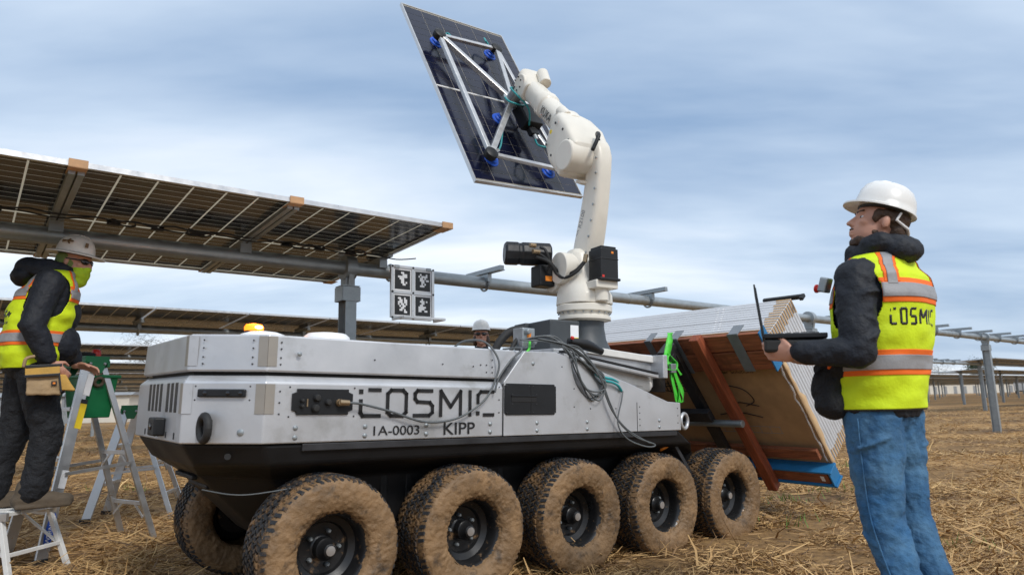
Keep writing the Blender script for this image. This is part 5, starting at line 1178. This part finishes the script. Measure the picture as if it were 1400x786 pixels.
    organic('pocket', lambda m: wedge(m, -.08, .12, -.07, .14, .84, .67, -.30, -.24), 'pouch_tan', po, .008, 3, ((.016, .06),)); organic('side_pocket', lambda m: wedge(m, .09, .16, .12, .23, .82, .70, -.295, -.23), 'pouch_yellow', po, .008, 3, ((.012, .06),))
    one('flap', 'pouch_yellow', lambda m: m.bar((-.09, -.315, .835), (.12, -.315, .850), .012, .06, (0, 0, 1)), po, bevel=.004); one('trim', 'ink_black', lambda m: (m.bar((-.09, -.318, .872), (.13, -.312, .888), .016, .022), m.bar((-.09, -.32, .803), (.12, -.318, .818), .014, .020), m.bar((.115, -.318, .83), (.138, -.325, .69), .012, .012, (1, 0, 0))), po, bevel=.003)
    one('badge', 'ink_black', lambda m: m.box((.09, -.318, .755), (.035, .006, .03)), po); one('badge', 'sticker_orange', lambda m: m.box((.09, -.322, .755), (.016, .003, .014)), po)
    one('handle', 'pouch_tan', lambda m: m.tube([(-.10, -.30, .87), (-.09, -.31, .93), (-.04, -.30, .95)], .012, 8), po, smooth=0)
man_left()

def man_plain(name, label, loc, rz, vest_on, s=1.0):
    p = thing(name, label, 'person', loc, (0, 0, rz)); p.scale = (s, s, s)
    T = Torso([(.86, .13, .17, .0, 0), (1.0, .135, .18, 0, 0), (1.25, .15, .20, 0, 0), (1.40, .13, .20, 0, 0), (1.50, .075, .10, 0, 0), (1.56, .06, .07, 0, 0)], .008, 5.)
    def body(m):
        global _hp
        _hp = head_elems(m, (.03, 0, 1.68), 0, .02); m.caps((0, 0, 1.42), .06, (.02, 0, 1.62), .055)
        for q in (-1, 1): limb(m, [((0, 0, 1.4), .08), ((0, q*.2, 1.42), .045), ((0, q*.25, 1.12), .038), ((.08, q*.24, .88), .028)]); hand(m, (.08, q*.24, .88), (.3, 0, -.95), (0, q, 0), (.95, 0, .3), .5)
        limb(m, [((0, 0, 1.4), .1), ((0, 0, .95), .1)])
        for q in (-1, 1): limb(m, [((0, q*.05, .95), .09), ((0, q*.1, .5), .045), ((-.02, q*.1, .1), .035)])
    b = organic('body', body, 'skin', p, .008, 3); P, R = _hp; glasses(b, P, R)
    organic('jacket', lambda m: (T.solid(m, .86, 1.55, 20), [limb(m, [((0, q*.12, 1.42), .08), ((0, q*.2, 1.41), .08), ((0, q*.25, 1.12), .065), ((.06, q*.245, .92), .05)]) for q in (-1, 1)]), 'jacket_navy', p, .012, 5, ((.015, .06),))
    organic('trousers', lambda m: (m.ell((0, 0, .92), (.13, .17, .1)), [limb(m, [((0, q*.08, .88), .11), ((.01, q*.1, .5), .08), ((-.02, q*.1, .1), .07)]) for q in (-1, 1)]), 'trouser_black', p, .012, 5, ((.012, .06),))
    for q in (-1, 1): organic('boot', lambda m: (m.caps((-.07, q*.1, .05), .048, (.12, q*.11, .04), .042), m.caps((-.06, q*.1, .06), .05, (-.05, q*.1, .15), .055)), 'boot_brown', p, .010, 4)
    hard_hat(p, P, R, 'hat_white')
    organic('hair', lambda m: (m.ell(P(-.03, 0, .0), (.085, .086, .085), R), m.ell(P(-.02, .07, -.06), (.05, .03, .07), R), m.ell(P(-.02, -.07, -.06), (.05, .03, .07), R)), 'hair_brown', b, .008, 3)
    if vest_on: T.grid('vest', 'vest_yellow', p, .88, 1.5, 30, 60, lambda z, th: not (z > 1.2 and min(angd(th, pi/2), angd(th, -pi/2)) < .4), .014, .003)
man_plain('person', 'man in white hard hat and sunglasses looking over the rover hood', (-.37, 7.9, .10), radians(-88), False, .985)
man_plain('person', 'distant worker in yellow vest beside the white truck at far right', (101.5, 136, 0), radians(200), True)

# ------------------------------------------------------------------ ladders, platform
def ladder(name, label, fx, fy, ang, h, wt, wb, sp0, sp1, steps, cap=True):
    """local x = spread (front -> rear), y = width; front rails carry the treads"""
    l = thing(name, label, 'ladder', (fx, fy, 0), (0, 0, ang))
    top = sp0
    for s in (-1, 1):
        one('front_rail', 'aluminium_bare', lambda m: (m.bar((0, s*wb/2, 0), (top-.05, s*wt/2, h-.02), .022, .075, (1, 0, 0)),), l, bevel=.003)
        one('rear_rail', 'aluminium_bare', lambda m: m.bar((sp1, s*wb/2*.92, 0), (top+.06, s*wt/2*.9, h-.03), .022, .042, (1, 0, 0)), l, bevel=.003)
        for k, (a, b) in enumerate(((.33, .33),)):
            one('spreader', 'aluminium_bare', lambda m: m.bar((top*a*1.2, s*wb/2*.95, h*.42), (sp1+(top-sp1)*.42, s*wb/2*.9, h*.45), .006, .022, (0, 0, 1)), l)
        one('foot', 'black_rubber', lambda m: m.box((0, s*wb/2, .02), (.09, .03, .045)), l, bevel=.004)
    for k in range(1, steps+1):
        t = k/(steps+1); z = h*t; x = (top-.05)*t; wv_ = wb+(wt-wb)*t
        one('tread', 'aluminium_bare', lambda m: (m.box((x, 0, z), (.08, wv_-.03, .006)), m.box((x-.04, 0, z-.012), (.004, wv_-.03, .024)), m.box((x+.04, 0, z-.012), (.004, wv_-.03, .024))), l, bevel=.001)
    for t in (.22, .5):
        x = sp1+(top+.06-sp1)*t; wv_ = (wb+(wt-wb)*t)*.9
        one('rear_brace', 'aluminium_bare', lambda m: m.bar((x, -wv_/2, h*t), (x, wv_/2, h*t), .012, .03), l, bevel=.002)
        for s in (-1, 1): one('diagonal_brace', 'aluminium_bare', lambda m: m.bar((x, s*wv_/2, h*t-.10), (x, s*wv_*.18, h*t), .006, .018), l)
    c = one('top_cap', 'ladder_green', lambda m: (m.box((top, 0, h), (.17, wt+.07, .05)), m.box((top-.08, 0, h-.03), (.02, wt+.07, .05)), m.box((top+.08, 0, h-.03), (.02, wt+.07, .05)), [m.prism([(top-.06, s*(wt/2+.036), h-.02), (top+.07, s*(wt/2+.036), h-.02), (top+.035, s*(wt/2+.036), h-.10), (top-.03, s*(wt/2+.036), h-.10)], (0, -s*.008, 0)) for s in (-1, 1)]), l, bevel=.006)
    one('cap_slot', 'ink_black', lambda m: m.box((top, 0, h+.0255), (.03, wt*.5, .002)), c)
    for s in (-1, 1):
        for x in (-.05, .05): put('bolt', BOLTM, c, (top+x, s*(wt/2+.038)*1.0, h-.03), (0, 0, 0 if s < 0 else pi))
    return l
A_L = radians(58)
lad = ladder('stepladder', 'aluminium stepladder with green top beside the man on the platform', -3.37, 4.86, A_L, 1.37, .32, .50, .30, .80, 3)
def ladder_marks():
    # stickers on the near front rail (local: from foot to cap on the s=-1 side)
    a, b = V((0, -.25, 0)), V((.29, -.16, 1.35)); d = (b-a).normalized(); n = V((0, -1, 0)); n = (n-d*n.dot(d)).normalized(); x = d.cross(n)
    def st(t, L, w_, mt, off=.0125): 
        c = a+(b-a)*t+n*off; m = MB(); m.prism([c+x*w_/2-d*L/2, c-x*w_/2-d*L/2, c-x*w_/2+d*L/2, c+x*w_/2+d*L/2], n*.0012); return m.build('sticker', mt, lad), c
    st(.72, .19, .045, 'sticker_yellow'); st(.40, .12, .045, 'ink_white'); st(.88, .16, .045, 'ink_white'); st(.79, .03, .045, 'ink_black', .0132)
    m = MB(); c = a+(b-a)*.16+n*.0128; m.rings([[c+d*.115*cos(2*pi*i/28)+x*.028*sin(2*pi*i/28)+n*k for i in range(28)] for k in (0, .0012)]); m.build('sticker', 'ink_blue', lad)
    text_mesh('maker_mark', 'WERNER', .028, 'ink_white', lad, c-d*.085-x*(-.014)+n*.001, d, x*-1 if (d.cross(x*-1)).dot(n) > 0 else x, .0015, .17, .004)
    # tool bucket tray hanging in the ladder
    t = thing('tool_bucket', 'dark green plastic tool bucket hung inside the stepladder', 'bucket', lad.location, (0, 0, A_L))
    one('tub', 'ladder_green', lambda m: (m.rings([[V((.36+sx*(.12-.03*k), sy*(.155-.03*k), 1.25-.30*k)) for sx, sy in ((-1, -1), (1, -1), (1, 1), (-1, 1))] for k in (0, 1)], True, True, True), m.box((.36, 0, 1.25), (.27, .34, .025))), t, bevel=.008)
    one('handle', 'boot_brown', lambda m: m.torus((.33, -.17, 1.21), (0, 1, .3), .03, .012, 16, 8), t, smooth=0)
    g = thing('work_glove', 'rolled dark glove with red cuff lying on the green ladder top', 'glove', lad.location, (0, 0, A_L))
    organic('palm', lambda m: (m.ell((.30, -.02, 1.415), (.07, .05, .022)), m.caps((.24, -.03, 1.41), .016, (.20, -.05, 1.405), .012), m.caps((.25, 0, 1.41), .016, (.20, 0, 1.405), .012), m.caps((.26, .03, 1.41), .015, (.21, .05, 1.405), .011), m.caps((.30, .04, 1.41), .015, (.27, .08, 1.405), .011)), 'black_rubber', g, .006, 3); one('cuff', 'red_plastic', lambda m: m.lathe([(.04, 0), (.042, .03), (.038, .05)], 16, (.35, -.02, 1.418), (1, .1, .05), True, .5, 1), g, smooth=0)
ladder_marks()
lad2 = ladder('stepladder', 'second aluminium stepladder with green top, farther back behind the first', -3.95, 6.65, radians(12), 1.02, .34, .52, .30, .72, 2)
def platform():
    t = thing('work_platform', 'low aluminium work platform with folding legs the left man stands on', 'platform', (-3.36, 4.46, 0), (0, 0, radians(-8)))
    z = .40
    for k in range(4): one('deck_board', 'white_paint', lambda m: (m.box((-.18, -.135+.09*k, z), (1.05, .084, .022)), m.box((-.18, -.135+.09*k, z+.0125), (1.05, .012, .004))), t, bevel=.003)
    for s in (-1, 1):
        one('side_rail', 'aluminium_bare', lambda m: m.box((-.18, s*.19, z-.012), (1.07, .022, .05)), t, bevel=.003)
        for x0, x1 in ((.30, .44), (-.66, -.80)):
            one('leg', 'white_paint', lambda m: m.bar((x0, s*.18, z-.02), (x1, s*.22, 0), .03, .03, (1, 0, 0)), t, bevel=.003)
            one('brace', 'white_paint', lambda m: m.bar((x0-(.22 if x0 > 0 else -.22), s*.185, z-.03), (x0+(x1-x0)*.6, s*.205, z*.38), .014, .014), t)
    for x in (.38, -.74): one('cross_bar', 'white_paint', lambda m: m.bar((x, -.2, .17), (x, .2, .17), .022, .022), t, bevel=.002)
platform()

# ------------------------------------------------------------------ far props
def truck():
    t = thing('truck', 'small white truck parked far away between the tracker rows', 'truck', (112, 152, 0), (0, 0, radians(35)))
    one('cargo_box', 'white_paint', lambda m: m.box((-.6, 0, 1.75), (4.2, 2.1, 2.2)), t, bevel=.05); one('cab', 'white_paint', lambda m: m.prism([(1.6, -1, .6), (3.4, -1, .6), (3.4, -1, 1.3), (2.6, -1, 1.45), (2.2, -1, 2.2), (1.6, -1, 2.2)], (0, 2, 0)), t, bevel=.05)
    one('windscreen', 'lens_dark', lambda m: m.bar((2.62, 0, 1.5), (2.28, 0, 2.1), 1.7, .02), t); one('chassis', 'steel_dark', lambda m: m.box((.3, 0, .55), (5.8, 1.2, .25)), t)
    for x in (-1.8, 2.5):
        for s in (-1, 1): one('wheel', 'black_rubber', lambda m: m.cyl((x, s*.8, .42), (x, s*1.05, .42), .42), t, smooth=30)
truck()
def shed(name, label, x, y, L, W_, H, rz, mt='wall_cream'):
    s = thing(name, label, 'building', (x, y, 0), (0, 0, rz)); one('wall', mt, lambda m: m.box((0, 0, H/2), (L, W_, H)), s)
    one('roof', 'roof_grey', lambda m: m.prism([(-L/2-.3, -W_/2-.3, H), (-L/2-.3, 0, H+W_*.18), (-L/2-.3, W_/2+.3, H)], (L+.6, 0, 0)), s)
    k = 0
    for i in range(int(L/5)): one('door', 'ink_grey', lambda m: m.box((-L/2+2.5+5*i, -W_/2-.02, 1.2), (1.6, .06, 2.4)), s)
shed('storage_shed', 'long low cream shed far off behind the rows at right', 150, 232, 46, 9, 3.0, radians(25)); shed('storage_shed', 'cream site trailer seen past the ladders at left', -39.5, 60, 12, 2.6, 2.3, radians(10)); shed('storage_shed', 'low cream shed far off between posts at far right', 205, 250, 30, 8, 3.2, radians(-15))
